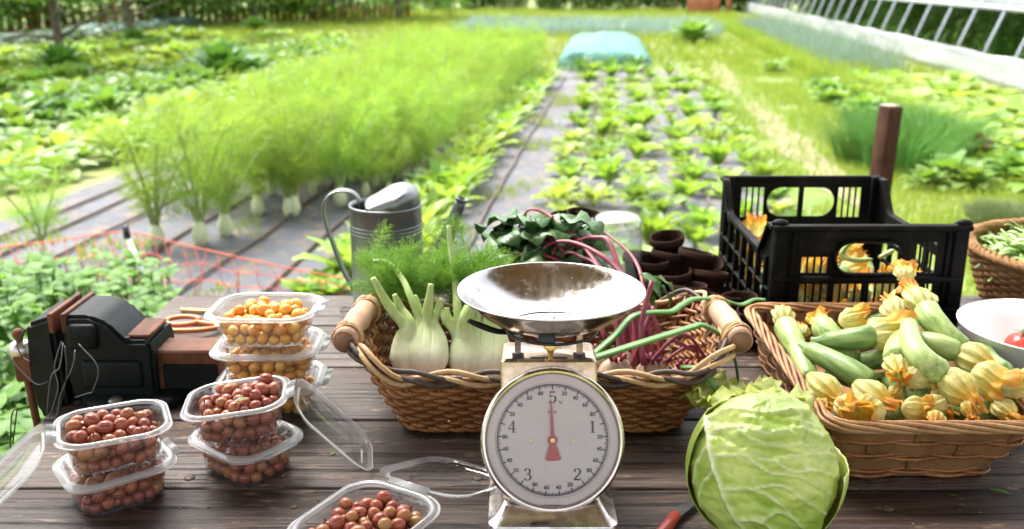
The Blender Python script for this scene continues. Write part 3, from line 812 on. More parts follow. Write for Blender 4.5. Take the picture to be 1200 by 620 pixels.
# ---------------------------------------------------------------- kitchen scale and its bowl
t = NT('worn_chrome'); v = t.coord('Object'); n = t.noise(v, 30, 6); n2 = t.noise(v, 140, 4)
M_CHROME = t.end(t.pbr(t.mix(t.ramp(n, [(.52, 0), (.68, .8)]), t.ramp(n2, [(.35, (.48, .46, .45)), (.6, (.62, .60, .58))]), (.36, .28, .21)), t.ramp(n, [(.35, .10), (.66, .38)]), 1.0, t.bump(n2, .06, .001)))
t = NT('brushed_bowl_steel'); v = t.coord('Object'); n = t.noise(v, 26, 6, .65); n2 = t.noise(v, 120, 4)
stain = t.ramp(n, [(.56, 0), (.66, .8)])
M_BOWL = t.end(t.pbr(t.mix(stain, (.50, .48, .46), (.30, .23, .19)), t.mix(stain, t.ramp(n2, [(.3, .13), (.7, .24)]), (.5, .5, .5)), 1.0, t.bump(n2, .05, .0008)))
t = NT('tan_tinted_metal'); v = t.coord('Object'); n = t.noise(v, 24, 6, .65); n2 = t.noise(v, 130, 4)
M_HOUS = t.end(t.pbr(t.mix(t.ramp(n, [(.50, 0), (.66, .7)]), t.ramp(n2, [(.35, (.60, .45, .32)), (.6, (.70, .54, .40))]), (.34, .22, .14)), t.ramp(n, [(.35, .2), (.66, .42)]), .9, t.bump(n2, .08, .001)))  # tan-tinted metal with darker brown patches from noise
t = NT('warm_tinted_metal'); v = t.coord('Object'); n = t.noise(v, 40, 5)
M_BEZ = t.end(t.pbr(t.ramp(n, [(.38, (.50, .43, .36)), (.62, (.64, .57, .50))]), t.ramp(n, [(.35, .12), (.7, .26)]), 1.0))  # warm-tinted metal, tone varied by noise
M_DARKM = m_plain('dark_wire', (.035, .035, .035), .4, .8)
t = NT('aged_dial'); v = t.coord('Object'); n = t.noise(v, 14, 6, .65); n2 = t.noise(v, 60, 5, .7)
M_DIAL = t.end(t.pbr(t.mix(t.ramp(n2, [(.60, 0), (.74, .4)]), t.ramp(n, [(.3, (.72, .585, .56)), (.7, (.79, .665, .645))]), (.50, .38, .30)), .45))
M_INK = m_plain('dial_ink', (.05, .05, .055), .6, var=.05)
M_RED = m_plain('pointer_red', (.52, .05, .045), .4, var=.1)
M_BRASS = m_plain('brass', (.62, .42, .16), .3, .9)
t = NT('dial_glass'); fr = t.n('ShaderNodeFresnel'); fr.inputs[0].default_value = 1.4
gl = t.n('ShaderNodeBsdfGlossy'); gl.inputs['Roughness'].default_value = .03; tr = t.n('ShaderNodeBsdfTransparent'); tr.inputs[0].default_value = (.97, .97, .96, 1)
mx = t.n('ShaderNodeMixShader'); t.t.links.new(fr.outputs[0], mx.inputs[0]); t.t.links.new(tr.outputs[0], mx.inputs[1]); t.t.links.new(gl.outputs[0], mx.inputs[2]); M_DGLASS = t.end(mx.outputs[0])
SX, SY = .054, 1.17
sc = thing('kitchen_scale', (SX, SY, TZ), 'vintage chrome kitchen scale with a round white dial and red pointer', 'scale')
LEAN = rad(19)
# base : a stamped foot with sloping shoulders
mb = MB()
mb.loft([rrect(.086, .088, .014, z=0, c=(0, .028)), rrect(.087, .089, .014, z=.006, c=(0, .028)), rrect(.085, .087, .014, z=.011, c=(0, .028)), rrect(.074, .075, .012, z=.016, c=(0, .03)), rrect(.066, .066, .01, z=.026, c=(0, .034)), rrect(.062, .062, .01, z=.0285, c=(0, .034))], cap0=True, cap1=True)
mb.build('base', M_CHROME, sc, angle=35)
# housing with sloping front
def hsec(z, yf, yb, w, r=.006): return rrect(w, (yb-yf)/2, r, 4, z, (-.004, (yf+yb)/2))
mb = MB(); tl = math.tan(LEAN); zc = .107
L = [hsec(z, (z-zc)*tl+.012, .112-.0*z, .0655) for z in (.028, .06, .1, .15, .192)]
L += [hsec(.2005, (.192-zc)*tl+.0135, .1115, .0645), hsec(.204, (.192-zc)*tl+.018, .108, .061)]
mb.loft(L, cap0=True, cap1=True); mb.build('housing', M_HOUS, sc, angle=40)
# slots and posts on top
mb = MB()
for sx in (-1, 1): mb.box((sx*.042-.004, .058, .2045), (.016, .02, .0012))
mb.box((-.004, .050, .2045), (.05, .0035, .0012)); mb.build('slot', m_plain('slot_dark', (.01, .01, .01), .8), sc, smooth=False)
for sx in (-1, 1):
    mb = MB(); mb.box((sx*.042-.004, .060, .222), (.0085, .005, .038), b=.001); mb.build('post', M_CHROME, sc, smooth=False)
mb = MB(); mb.lathe([(.0001, .2255), (.0075, .2255), (.009, .222), (.009, .219), (.006, .217), (.0035, .212), (.0035, .2035)], 20, M=Matrix.Translation((-.002, .048, 0))); mb.build('adjusting_knob', M_BRASS, sc, angle=40)
# dial, in its own leaning frame: local x right, y up the dial, z out of the dial
DM = Matrix.Translation((0, 0, zc)) @ Matrix.Rotation(pi/2-LEAN, 4, 'X')
RD = .0965
def dial_part(name, mb, m, z=0.0, angle=40, smooth=True, parent=None):
    o = mb.build(name, m, parent or sc, smooth=smooth, angle=angle)
    if parent is None: o.matrix_local = DM @ Matrix.Translation((0, 0, z))
    else: o.location.z = z
    return o
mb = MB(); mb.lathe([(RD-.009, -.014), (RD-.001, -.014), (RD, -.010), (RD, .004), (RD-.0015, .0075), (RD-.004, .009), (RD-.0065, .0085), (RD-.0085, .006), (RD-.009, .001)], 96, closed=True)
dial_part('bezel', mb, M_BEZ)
mb = MB(); mb.lathe([(.0001, .0), (.060, .0), (RD-.0215, .0), (RD-.0205, .0004), (RD-.0195, .0018), (RD-.009, .0026)], 96); mb.lathe([(RD-.009, -.013), (.0001, -.013)], 48)
dial = dial_part('dial_face', mb, M_DIAL)
RT = RD-.0225
mb = MB()
for i in range(250):
    a = 2*pi*i/250; l = .0075 if i % 50 == 0 else .0062 if i % 10 == 0 else .0048 if i % 5 == 0 else .0032; wd = .0014 if i % 10 == 0 else .00085
    d = Vector((math.sin(a), math.cos(a), 0)); s = Vector((d.y, -d.x, 0))*wd*.5
    mb.add([d*(RT-.0)+s, d*RT-s, d*(RT-l)-s, d*(RT-l)+s], [(0, 1, 2, 3)])
L = [[Vector((r*math.sin(2*pi*i/120), r*math.cos(2*pi*i/120), 0)) for r in (RT-.0004, RT+.0004)] for i in range(121)]
mb.loft(L, wrap=False)
dial_part('graduation', mb, M_INK, .0012, smooth=False, parent=dial)
def text_mesh(body, size, offset=0.0):
    cu = bpy.data.curves.new('lettering', 'FONT'); cu.body = body; cu.size = size; cu.align_x = 'CENTER'; cu.align_y = 'CENTER'; cu.offset = offset; cu.resolution_u = 4
    o = bpy.data.objects.new('lettering', cu); COL.objects.link(o)
    me = bpy.data.meshes.new_from_object(o.evaluated_get(bpy.context.evaluated_depsgraph_get())); bpy.data.objects.remove(o); bpy.data.curves.remove(cu)
    return me
def add_mesh(mb, me, M):
    mb.add([q.co.copy() for q in me.vertices], [tuple(p.vertices) for p in me.polygons], 0, M)
# serif figures drawn with thick and thin strokes (unit height 1)
FIG = {
 '1': [([(-.16, .36), (-.02, .5)], .06, .08), ([(0, .5), (0, -.46)], .15, .15), ([(-.18, -.47), (.18, -.47)], .06, .06)],
 '2': [(bez([(-.26, .24), (-.20, .44), (.02, .5), (.22, .36), (.18, .10), (-.06, -.18), (-.28, -.44)], 6), 0, 0), ([(-.29, -.43), (.24, -.43)], .13, .13), ([(.24, -.40), (.30, -.24)], .06, .05)],
 '3': [(bez([(-.25, .30), (-.12, .48), (.10, .47), (.20, .30), (.12, .10), (-.08, .03)], 6), 0, 0), (bez([(-.08, .03), (.16, -.03), (.27, -.22), (.14, -.44), (-.12, -.48), (-.28, -.34)], 6), 0, 0)],
 '4': [([(.12, .5), (-.32, -.16)], .05, .06), ([(-.32, -.18), (.32, -.18)], .07, .07), ([(.10, .5), (.10, -.47)], .15, .15), ([(-.05, -.47), (.25, -.47)], .05, .05)],
 '5': [([(-.20, .46), (.26, .46)], .12, .10), ([(-.19, .48), (-.22, .04)], .05, .05), (bez([(-.22, .04), (-.02, .14), (.22, .04), (.26, -.18), (.14, -.42), (-.10, -.48), (-.28, -.36)], 6), 0, 0)]}
def figure(mb, ch, M):
    for pts, w0, w1 in FIG[ch]:
        pts = [Vector((*q[:2], 0)) for q in pts]; n = len(pts); L = []
        for i, p in enumerate(pts):
            d = (pts[min(i+1, n-1)]-pts[max(0, i-1)]).normalized(); s = Vector((-d.y, d.x, 0))
            wd = (w0+(w1-w0)*i/(n-1)) if w0 else .045+.115*abs(d.y)**1.2
            L.append([p+s*wd*.5, p-s*wd*.5])
        vs = [M @ q for l in L for q in l]; mb.add(vs, [(2*i, 2*i+1, 2*i+3, 2*i+2) for i in range(n-1)])
for k in range(5):
    a = 2*pi*k/5; rr_ = RT-.0175
    mb = MB(); figure(mb, '51234'[k], Matrix.Translation((rr_*math.sin(a), rr_*math.cos(a), .0)) @ Matrix.Scale(.0155, 4))
    dial_part('numeral', mb, M_INK, .0012, smooth=False, parent=dial)
    for j in range(1, 5):
        a2 = a+2*pi*j/25; r2 = RT-.0105
        mb = MB(); add_mesh(mb, text_mesh(str(20*j), .0074, .00014), Matrix.Translation((r2*math.sin(a2), r2*math.cos(a2), 0)))
        dial_part('numeral', mb, M_INK, .0012, smooth=False, parent=dial)
mb = MB(); add_mesh(mb, text_mesh('kg', .0052), Matrix.Translation((.0105, RT-.0235, 0))); dial_part('lettering', mb, M_INK, .0012, smooth=False, parent=dial)
mb = MB(); add_mesh(mb, text_mesh('Pa  Pt', .0052), Matrix.Translation((.000, RT-.0375, 0))); dial_part('lettering', mb, M_INK, .0012, smooth=False, parent=dial)
for sx in (-1, 1):
    mb = MB(); mb.lathe([(.0022, 0), (.0020, .001), (.0001, .0014)], 12); o = dial_part('rivet', mb, M_BRASS, .0002, parent=dial); o.location.x = sx*.0285; o.location.y = -.002
mb = MB(); mb.lathe([(.0016, 0), (.0001, .0012)], 10); o = dial_part('rivet', mb, M_BRASS, .0015, parent=dial); o.location.x = .0085; o.location.y = -RT-.006
# pointer, nearly upright
mb = MB()
def extr(pts, h):
    n = len(pts); mb.add([(x, y, 0) for x, y in pts]+[(x, y, h) for x, y in pts], [tuple(range(n-1, -1, -1)), tuple(range(n, 2*n))]+[(i, (i+1) % n, (i+1) % n+n, i+n) for i in range(n)])
extr([(-.0022, .0), (-.0016, .03), (-.0004, RT-.020), (.0004, RT-.020), (.0016, .03), (.0022, 0)], .0008)
extr([(.003, -.002), (-.003, -.002), (-.0105, -.0255), (-.007, -.0268), (0, -.0275), (.007, -.0268), (.0105, -.0255)], .0008)
mb.lathe([(.0065, 0), (.0065, .0012), (.0001, .0013)], 24)
o = dial_part('pointer', mb, M_RED, .0035, smooth=False); o.matrix_local = DM @ Matrix.Translation((0, 0, .0035)) @ Matrix.Rotation(rad(2.0), 4, 'Z')
mb = MB(); mb.lathe([(.0038, 0), (.0038, .0012), (.003, .002), (.0001, .0022)], 16); dial_part('pointer_hub', mb, M_BRASS, .0048)
mb = MB(); mb.lathe([(RD-.009, .0075), (RD-.014, .0083), (.05, .0092), (.0001, .0095)], 64); dial_part('dial_glass', mb, M_DGLASS)
# carrier wire under the bowl
mb = MB(); ring = [(.062*math.cos(a), .058+.062*math.sin(a), .2445) for a in np.linspace(0, 2*pi, 33)]; mb.tube(ring, .0022, 6, cap=False)
mb.tube(bez([(-.046, .06, .236), (-.075, .045, .243), (-.1, .03, .258), (-.112, .028, .266)], 5), .0024, 6); mb.tube(bez([(-.046, .064, .236), (-.073, .056, .242), (-.097, .045, .255), (-.110, .028, .266)], 5), .0024, 6)
mb.box((-.046+.0, .06, .239), (.012, .012, .004)); mb.box((.038, .06, .239), (.012, .012, .004))
mb.tube([(-.046, .06, .238), (.038, .06, .238)], .003, 6); mb.build('carrier_wire', M_DARKM, sc)
# bowl
BR = .1255
bw = thing('weighing_bowl', (.053, 1.243, 1.0405), 'shallow dented steel bowl with a few crumbs sitting on the kitchen scale', 'bowl')
prof_o = [(.0001, .0), (.03, .0008), (.055, .005), (.082, .0165), (.104, .032), (.119, .0455), (BR, .0525)]
prof_i = [(BR+.0018, .0535), (BR+.002, .0545), (BR+.001, .0555), (BR-.001, .0548), (.1178, .0458), (.1028, .0328), (.081, .0175), (.0545, .0062), (.03, .002), (.0001, .0012)]
mb = MB(); mb.lathe([tuple(q) [:2] for q in prof_o]+prof_i, 96)
mb.build('dish', M_BOWL, bw)
mb = MB(); mb.box((-.008, -.0715, .0085), (.022, .003, .016), b=.001, M=Matrix.Translation((0, .004, .0)) @ Matrix.Rotation(rad(-24), 4, 'X') @ Matrix.Translation((0, -.0, -.029)))
mb.build('bracket', M_DARKM, bw, smooth=False)
M_CRUMB = m_plain('dry_crumb', (.30, .20, .12), .9, var=.4, scale=200)
CR = random.Random(9)
for i, (x, y) in enumerate(((-.012, .012), (.03, .004), (.036, -.002), (-.052, -.03), (.025, -.012), (.006, .03), (.05, -.02), (-.03, .05))):
    r_ = math.hypot(x, y); z = .002+.9*max(0, r_-.03)**2*2.2
    mb = MB(); mb.ball((0, 0, 0), .0026*CR.uniform(.5, 1.2), 7, 5, sc=(CR.uniform(.8, 1.8), 1, .6), fn=lambda d: 1+.3*mnoise.noise(d*2))
    o = mb.build('crumb', M_CRUMB, None, loc=Vector((.053+x, 1.243+y, 1.0405+z+.0012)), smooth=False); tag(o, 'tiny brown crumb lying in the steel weighing bowl', 'crumb', 'crumbs in the weighing bowl')
# ---------------------------------------------------------------- plastic tubs and berries
def clear(name, ior=1.45, rough=.05, milk=.03, tint=(.97, .98, .98)):
    t = NT(name); fr = t.n('ShaderNodeFresnel'); bf = t.n('ShaderNodeNewGeometry'); im = t.n('ShaderNodeMapRange'); t.set(im.inputs[0], bf.outputs['Backfacing']); im.inputs[3].default_value = ior; im.inputs[4].default_value = 1/ior; t.set(fr.inputs[0], im.outputs[0])
    gl = t.n('ShaderNodeBsdfGlossy'); gl.inputs['Roughness'].default_value = rough
    tr = t.n('ShaderNodeBsdfTransparent'); tr.inputs[0].default_value = (*tint, 1)
    df = t.n('ShaderNodeBsdfTranslucent'); df.inputs[0].default_value = (.9, .92, .92, 1); d2 = t.n('ShaderNodeBsdfDiffuse'); d2.inputs[0].default_value = (.9, .92, .92, 1)
    m0 = t.n('ShaderNodeMixShader'); m0.inputs[0].default_value = .5; t.t.links.new(df.outputs[0], m0.inputs[1]); t.t.links.new(d2.outputs[0], m0.inputs[2])
    m1 = t.n('ShaderNodeMixShader'); m1.inputs[0].default_value = milk; t.t.links.new(tr.outputs[0], m1.inputs[1]); t.t.links.new(m0.outputs[0], m1.inputs[2])
    m2 = t.n('ShaderNodeMixShader'); t.t.links.new(fr.outputs[0], m2.inputs[0]); t.t.links.new(m1.outputs[0], m2.inputs[1]); t.t.links.new(gl.outputs[0], m2.inputs[2])
    return t.end(m2.outputs[0])
M_CLEAR = clear('clear_plastic', 1.65, .05, .045)
M_RIM = clear('thick_rim_painted_sheen', 1.8, .10, .34)  # thicker, cloudier plastic, with white mixed in for its bright reflections
HX, HY, HT = .083, .070, .052          # half size of the rim, height
def side(hx, hy, r, z, amp=0.0, n=10):
    base = rrect(hx, hy, r, n, z); out = []
    m = 216; # resample evenly so that the ribs show
    P = base+[base[0]]; d = [0]
    for i in range(len(P)-1): d.append(d[-1]+(P[i+1]-P[i]).length)
    for k in range(m):
        q = d[-1]*k/m; i = max(j for j in range(len(d)-1) if d[j] <= q); f = (q-d[i])/max(1e-9, d[i+1]-d[i]); p = P[i].lerp(P[i+1], f)
        if amp:
            rib = amp*(1 if (k % 6) < 3 else -1); l = Vector((p.x, p.y, 0)).normalized(); p = p+l*rib
        out.append(p)
    return out
mb = MB()
mb.loft([side(HX-.027, HY-.025, .028, .0012), side(HX-.024, HY-.022, .03, .0), side(HX-.021, HY-.019, .032, .003, .0004), side(HX-.016, HY-.0145, .035, HT-.012, .0005), side(HX-.0145, HY-.0135, .036, HT-.007), side(HX-.0115, HY-.0105, .038, HT-.004)], cap0=True)
ME_BODY = mb.mesh('container_body', M_CLEAR)
mb = MB(); mb.loft([side(HX-.0115, HY-.0105, .038, HT-.004), side(HX-.011, HY-.010, .038, HT), side(HX-.008, HY-.0075, .039, HT+.0012), side(HX-.005, HY-.0045, .04, HT+.0005), side(HX-.0035, HY-.003, .04, HT-.003), side(HX-.001, HY-.001, .04, HT-.0032), side(HX, HY, .04, HT-.0025), side(HX, HY, .04, HT-.004)])
mb.box((HX-.002, 0, HT-.0025), (.014, .06, .0016)); 
for k in range(5): mb.box((HX+.004, 0, HT-.0015+.0004*k), (.0016+.0*k, .058, .003), M=Matrix.Translation((.0022*(k-2), 0, 0)))
ME_RIM = mb.mesh('rim', M_RIM)
def lid_mesh(dome):
    mb = MB(); mb.loft([side(HX, HY, .04, -.001), side(HX, HY, .04, .0006), side(HX-.0035, HY-.003, .04, .001), side(HX-.005, HY-.0045, .04, .0045), side(HX-.008, HY-.0075, .039, .005), side(HX-.011, HY-.01, .038, .0035)], m=1)
    mb.loft([side(HX-.011, HY-.01, .038, .0035), side(HX-.013, HY-.012, .037, .004), side(HX-.016, HY-.015, .036, dome-.002), side(HX-.019, HY-.018, .034, dome), side(HX-.023, HY-.022, .031, dome-.0015)], cap1=True)
    return mb.mesh('lid', [M_CLEAR, M_RIM])
ME_LID = lid_mesh(.012)
GT = 'clear plastic berry tubs on the table'
def tub(loc, rz, label, lid=None, tilt=(0, 0)):
    o = thing('plastic_tub', loc, label, 'tub', GT, rz); o.rotation_euler = (tilt[0], tilt[1], rz); o.scale = (1.08, 1.04, 1.03) if 'yellow' in label and 'goose' not in label or 'lowest' in label else (1.06, 1.06, 1.05) if label.startswith('front') else (.90, .93, 1)
    link('container', ME_BODY, o); link('rim', ME_RIM, o)
    if lid == 'closed': link('lid', ME_LID, o, (0, 0, HT))
    elif lid is not None:       # hinged open about the +x edge
        h = bpy.data.objects.new('lid', ME_LID); COL.objects.link(h); h.parent = o
        h.matrix_local = Matrix.Translation((HX+.008, 0, HT-.002)) @ Matrix.Rotation(lid, 4, 'Y') @ Matrix.Translation((HX+.002, 0, 0)) @ Matrix.Rotation(pi, 4, 'X')
    return o
def W(px, py, z): return at_z(px, py, z)
LH = HT+.0125
T = {}
# left stack
T['LB'] = tub((-.553, 1.213, TZ), rad(38), 'closed tub of dark gooseberries at the bottom of the left stack', 'closed')
T['LT'] = tub((-.546, 1.206, TZ+LH), rad(205), 'open tub of red gooseberries on top of the left stack, lid hanging left', rad(36))
T['MB'] = tub((-.392, 1.292, TZ), rad(-38), 'closed tub of dark gooseberries under the open tub beside the yellow stack', 'closed')
T['MT'] = tub((-.393, 1.283, TZ+LH+.004), rad(9), 'tilted open tub of red gooseberries in front of the yellow berries', rad(50), (rad(0), rad(-5)))
T['F'] = tub((-.183, 1.063, TZ), rad(60), 'front open tub of mottled gooseberries before the basket, lid laid open', rad(17))
T['YB'] = tub((-.405, 1.505, TZ), rad(3), 'lowest tub of the yellow berry stack, hidden behind the gooseberries', 'closed')
T['YM'] = tub((-.402, 1.50, TZ+LH), rad(1), 'middle tub of yellow berries in the stack of three', 'closed')
T['YT'] = tub((-.404, 1.50, TZ+2*LH), rad(-2), 'topmost open tub of yellow berries in the stack of three')

def pack(n, r, top, seed, it=420):
    """settle n balls in the tub (centres), keeps them inside the walls"""
    g = np.random.default_rng(seed)
    rr_ = r*g.uniform(.80, 1.12, n)
    P = np.stack([g.uniform(-.05, .05, n), g.uniform(-.04, .04, n), g.uniform(.0, top*1.5, n)], 1)
    for k in range(it):
        P[:, 2] -= .0008 if k < it-60 else .0
        for _ in range(2):
            D = P[:, None]-P[None]; d = np.sqrt((D**2).sum(-1))+np.eye(n); m = (rr_[:, None]+rr_[None]); o = np.clip(m-d, 0, None); np.fill_diagonal(o, 0)
            P += (D/d[..., None]*o[..., None]).sum(1)*.28
            hx = HX-.0235+.008*np.clip(P[:, 2]/HT, 0, 1)-rr_; hy = HY-.0215+.008*np.clip(P[:, 2]/HT, 0, 1)-rr_; cr = .022
            qx = np.abs(P[:, 0])-(hx-cr); qy = np.abs(P[:, 1])-(hy-cr)
            dx = np.clip(qx, 0, None); dy = np.clip(qy, 0, None); l = np.sqrt(dx*dx+dy*dy)+1e-9; f = np.minimum(1, cr/l)
            P[:, 0] = np.sign(P[:, 0])*np.where(qx > 0, (hx-cr)+dx*f, np.abs(P[:, 0])); P[:, 1] = np.sign(P[:, 1])*np.where(qy > 0, (hy-cr)+dy*f, np.abs(P[:, 1]))
            P[:, 2] = np.maximum(P[:, 2], rr_+.0015)
            if top < .05: P[:, 2] = np.minimum(P[:, 2], top-rr_)
    return P, rr_
PK = {}
for i, k in enumerate(T):
    red = k[0] != 'Y'; closed = k in ('LB', 'MB', 'YB', 'YM')
    n = (98 if closed else 112) if red else (88 if closed else 96)
    PK[k] = pack(n, .0094 if red else .0097, .0495 if closed else .2, i+1)
# which berries show largest in the photograph: a small z-buffer of all the balls
ct, stt = math.cos(TILT), math.sin(TILT)
bpy.context.view_layer.update()
balls = []
for k in T:
    Mw = T[k].matrix_basis
    P, rr_ = PK[k]
    for i in range(len(P)): balls.append((k, i, Mw @ Vector(P[i]), rr_[i]))
zb = np.full((760, 1200), 9.0); ib = np.full((760, 1200), -1, int)
for bi, (k, i, p, r_) in enumerate(balls):
    zc_ = p.y*ct-(p.z-CAM_Z)*stt; yc_ = p.y*stt+(p.z-CAM_Z)*ct
    px, py, pr_ = 600+FPX*p.x/zc_, 310-FPX*yc_/zc_, FPX*r_/zc_
    x0, x1, y0, y1 = int(max(0, px-pr_)), int(min(1199, px+pr_+1)), int(max(0, py-pr_)), int(min(619, py+pr_+1))
    if x1 <= x0 or y1 <= y0: continue
    yy, xx = np.mgrid[y0:y1, x0:x1]; q = 1-((xx-px)**2+(yy-py)**2)/pr_**2
    z = zc_-r_*np.sqrt(np.clip(q, 0, 1)); w_ = (q > 0) & (z < zb[y0:y1, x0:x1])
    zb[y0:y1, x0:x1][w_] = z[w_]; ib[y0:y1, x0:x1][w_] = bi
cnt = np.bincount(ib[ib >= 0], minlength=len(balls))

# gooseberry : veined translucent skin, brown dried tip
t = NT('gooseberry_skin'); tc = t.n('ShaderNodeTexCoord'); sx = t.n('ShaderNodeSeparateXYZ'); t.t.links.new(tc.outputs['Object'], sx.inputs[0])
ang = t.math('ARCTAN2', sx.outputs[1], sx.outputs[0]); rnd = t.rnd()
vein = t.math('POWER', t.math('ABSOLUTE', t.math('SINE', t.math('MULTIPLY', ang, 6.0), 0)), 7.0)
nz = t.noise(tc.outputs['Object'], 90, 4)
cA = t.ramp(rnd, [(.0, (.15, .012, .014)), (.35, (.23, .026, .018)), (.6, (.27, .046, .022)), (.8, (.34, .13, .04)), (1.0, (.17, .014, .018))])
cB = t.mix(t.ramp(nz, [(.35, 0), (.7, .45)]), cA, (.36, .13, .055))
col = t.mix(t.math('MULTIPLY', vein, .28), cB, (.52, .26, .13))
M_GB = t.end(t.pbr(col, t.ramp(nz, [(.3, .20), (.7, .36)]), Subsurface_Weight=.08, Subsurface_Scale=.006, Specular_IOR_Level=.42))
M_GB2 = M_GB.copy(); M_GB2.name = 'mottled_gooseberry_skin'
rm = [q for q in M_GB2.node_tree.nodes if q.type == 'VALTORGB' and len(q.color_ramp.elements) == 5][0]
for e, c_ in zip(rm.color_ramp.elements, ((.20, .020, .016), (.28, .050, .028), (.31, .115, .040), (.33, .20, .060), (.24, .035, .022))): e.color = (*c_, 1)
mb = MB(); mb.ball((0, 0, 0), 1, 20, 13, sc=(.96, .96, 1.04), fn=lambda d: 1+.012*math.cos(12*math.atan2(d.y, d.x))*(1-d.z*d.z)); ME_GB = mb.mesh('berry_skin', M_GB); ME_GB2 = mb.mesh('berry_skin', M_GB2)
mb = MB(); mb.tube([(0, 0, .98), (.03, .02, 1.16), (.1, .03, 1.36)], [.10, .11, .06], 6)
for k in range(5): mb.tube([(.03, .02, 1.1), (.14*math.cos(k*1.26)+.05, .14*math.sin(k*1.26), 1.42)], [.045, .015], 4)
ME_TIP = mb.mesh('dried_tip', m_plain('dried_calyx', (.035, .022, .016), .9, var=.3))
# golden berry : cluster of drupelets
DR = []
for i in range(46):
    z = 1-2*(i+.5)/46; a = i*2.39996; q = math.sqrt(1-z*z); DR.append(Vector((q*math.cos(a), q*math.sin(a), z)))
def drup(d):
    m = max(d.dot(q) for q in DR); return .80+.24*math.sqrt(max(0, 1-((1-m)/.062)))if m > .938 else .80
t = NT('golden_berry_skin'); rnd = t.rnd(); v = t.coord('Object'); nz = t.noise(v, 60, 3)
cA = t.ramp(rnd, [(0, (.62, .22, .018)), (.5, (.70, .32, .03)), (1, (.74, .42, .07))])
col = t.mix(t.ramp(nz, [(.35, 0), (.7, .5)]), cA, (.72, .38, .08))
M_YB = t.end(t.pbr(col, .35, Subsurface_Weight=.35, Subsurface_Scale=.008))
mb = MB(); mb.ball((0, 0, 0), 1, 26, 17, fn=drup, sc=(1, 1, 1.05)); ME_YB = mb.mesh('golden_berry', M_YB)
BL = {'LB': ('gooseberry', 'dark red gooseberry in the closed bottom tub of the left stack', 'gooseberries in the left bottom tub'),
      'LT': ('gooseberry', 'red gooseberry in the open top tub of the left stack', 'gooseberries in the left open tub'),
      'MB': ('gooseberry', 'dark red gooseberry in the closed tub under the tilted one', 'gooseberries in the closed middle tub'),
      'MT': ('gooseberry', 'red gooseberry in the tilted open tub before the yellow berries', 'gooseberries in the tilted open tub'),
      'F': ('gooseberry', 'mottled red and amber gooseberry in the frontmost open tub', 'gooseberries in the front tub'),
      'YB': ('golden_berry', 'yellow berry in the lowest tub of the yellow stack', 'yellow berries in the lowest tub'),
      'YM': ('golden_berry', 'yellow berry in the middle tub of the yellow stack', 'yellow berries in the middle tub'),
      'YT': ('golden_berry', 'yellow berry in the topmost tub of the yellow stack', 'yellow berries in the topmost tub')}
BR_ = random.Random(4)
for red in (True, False):
    idx = [i for i, b in enumerate(balls) if (b[0][0] != 'Y') == red]
    idx.sort(key=lambda i: -cnt[i]); keep, rest = idx[:298], idx[298:]
    for i in keep:
        k, j, p, r_ = balls[i]; nm, lab, grp = BL[k]
        o = link(nm, (ME_GB2 if k == 'F' else ME_GB) if red else ME_YB, None, p, (BR_.uniform(0, 6), BR_.uniform(0, 6), BR_.uniform(0, 6))); o.scale = (r_*BR_.uniform(.94, 1.03), r_*BR_.uniform(.94, 1.03), r_*BR_.uniform(.98, 1.12))
        tag(o, lab, 'gooseberry' if red else 'berry', grp)
        if red and k != 'LB' and k != 'MB': link('dried_tip', ME_TIP, o)
    if rest:
        mb = MB()
        src = ME_GB if red else ME_YB
        vs = [v_.co.copy() for v_ in src.vertices]; fs = [tuple(p_.vertices) for p_ in src.polygons]
        for i in rest:
            k, j, p, r_ = balls[i]; mb.add(vs, fs, 0, Matrix.Translation(p) @ Euler((BR_.uniform(0, 6), BR_.uniform(0, 6), 0)).to_matrix().to_4x4() @ Matrix.Scale(r_, 4))
        tag(mb.build('gooseberries' if red else 'golden_berries', M_GB if red else M_YB), kind='stuff')
# a small green leaf among the berries of the tilted tub
mb = MB(); leaf(mb, (0, 0, 0), .4, .25, .02, .011, .5, 4, .2, .2, .02)
p = max((b[2] for b in balls if b[0] == 'MT' and abs(b[2].x+.385) < .02 and b[2].y < 1.28), key=lambda q: q.z)
tag(mb.build('leaf_scrap', M_LET[0], loc=p+Vector((0, -.004, .0102))), 'small bright green leaf lying on the gooseberries of the tilted tub', 'leaf')
# ---------------------------------------------------------------- baskets
def wicker(name, c1, c2, rough=.5):
    t = NT(name); v = t.coord('Object'); n = t.noise(v, 18, 4); n2 = t.noise(v, 160, 3)
    col = t.mix(t.ramp(n, [(.32, 0), (.68, 1)]), c1, c2); col = t.mix(t.ramp(n2, [(.5, 0), (.75, .45)]), col, tuple(q*.45 for q in c1))
    return t.end(t.pbr(col, rough, normal=t.bump(n2, .3, .001), Specular_IOR_Level=.3 if rough < .7 else .1))
M_WK = wicker('amber_willow', (.14, .050, .014), (.36, .155, .050), .32)
M_WKD = wicker('dark_willow', (.045, .030, .026), (.10, .065, .05), .45)
M_WKT = wicker('tan_willow', (.42, .25, .11), (.56, .37, .19), .5)
M_SPL = wicker('flat_splint', (.17, .082, .032), (.28, .145, .062), .5)
M_DOWEL = wicker('peeled_branch', (.42, .25, .15), (.56, .38, .25), .55)
M_DOWELD = wicker('dowel_end', (.20, .10, .06), (.30, .16, .09), .6)
M_SEA = wicker('seagrass', (.15, .08, .035), (.30, .17, .075), .8)
def loop_at(loop, s):
    n = len(loop); q = (s % 1.0)*n; i = int(q); f = q-i; return loop[i % n].lerp(loop[(i+1) % n], f)
def even(loop, m=240):
    P = loop+[loop[0]]; d = [0]
    for i in range(len(P)-1): d.append(d[-1]+(P[i+1]-P[i]).length)
    out = []; j = 0
    for k in range(m):
        q = d[-1]*k/m
        while d[j+1] < q: j += 1
        out.append(P[j].lerp(P[j+1], (q-d[j])/max(1e-9, d[j+1]-d[j])))
    return out
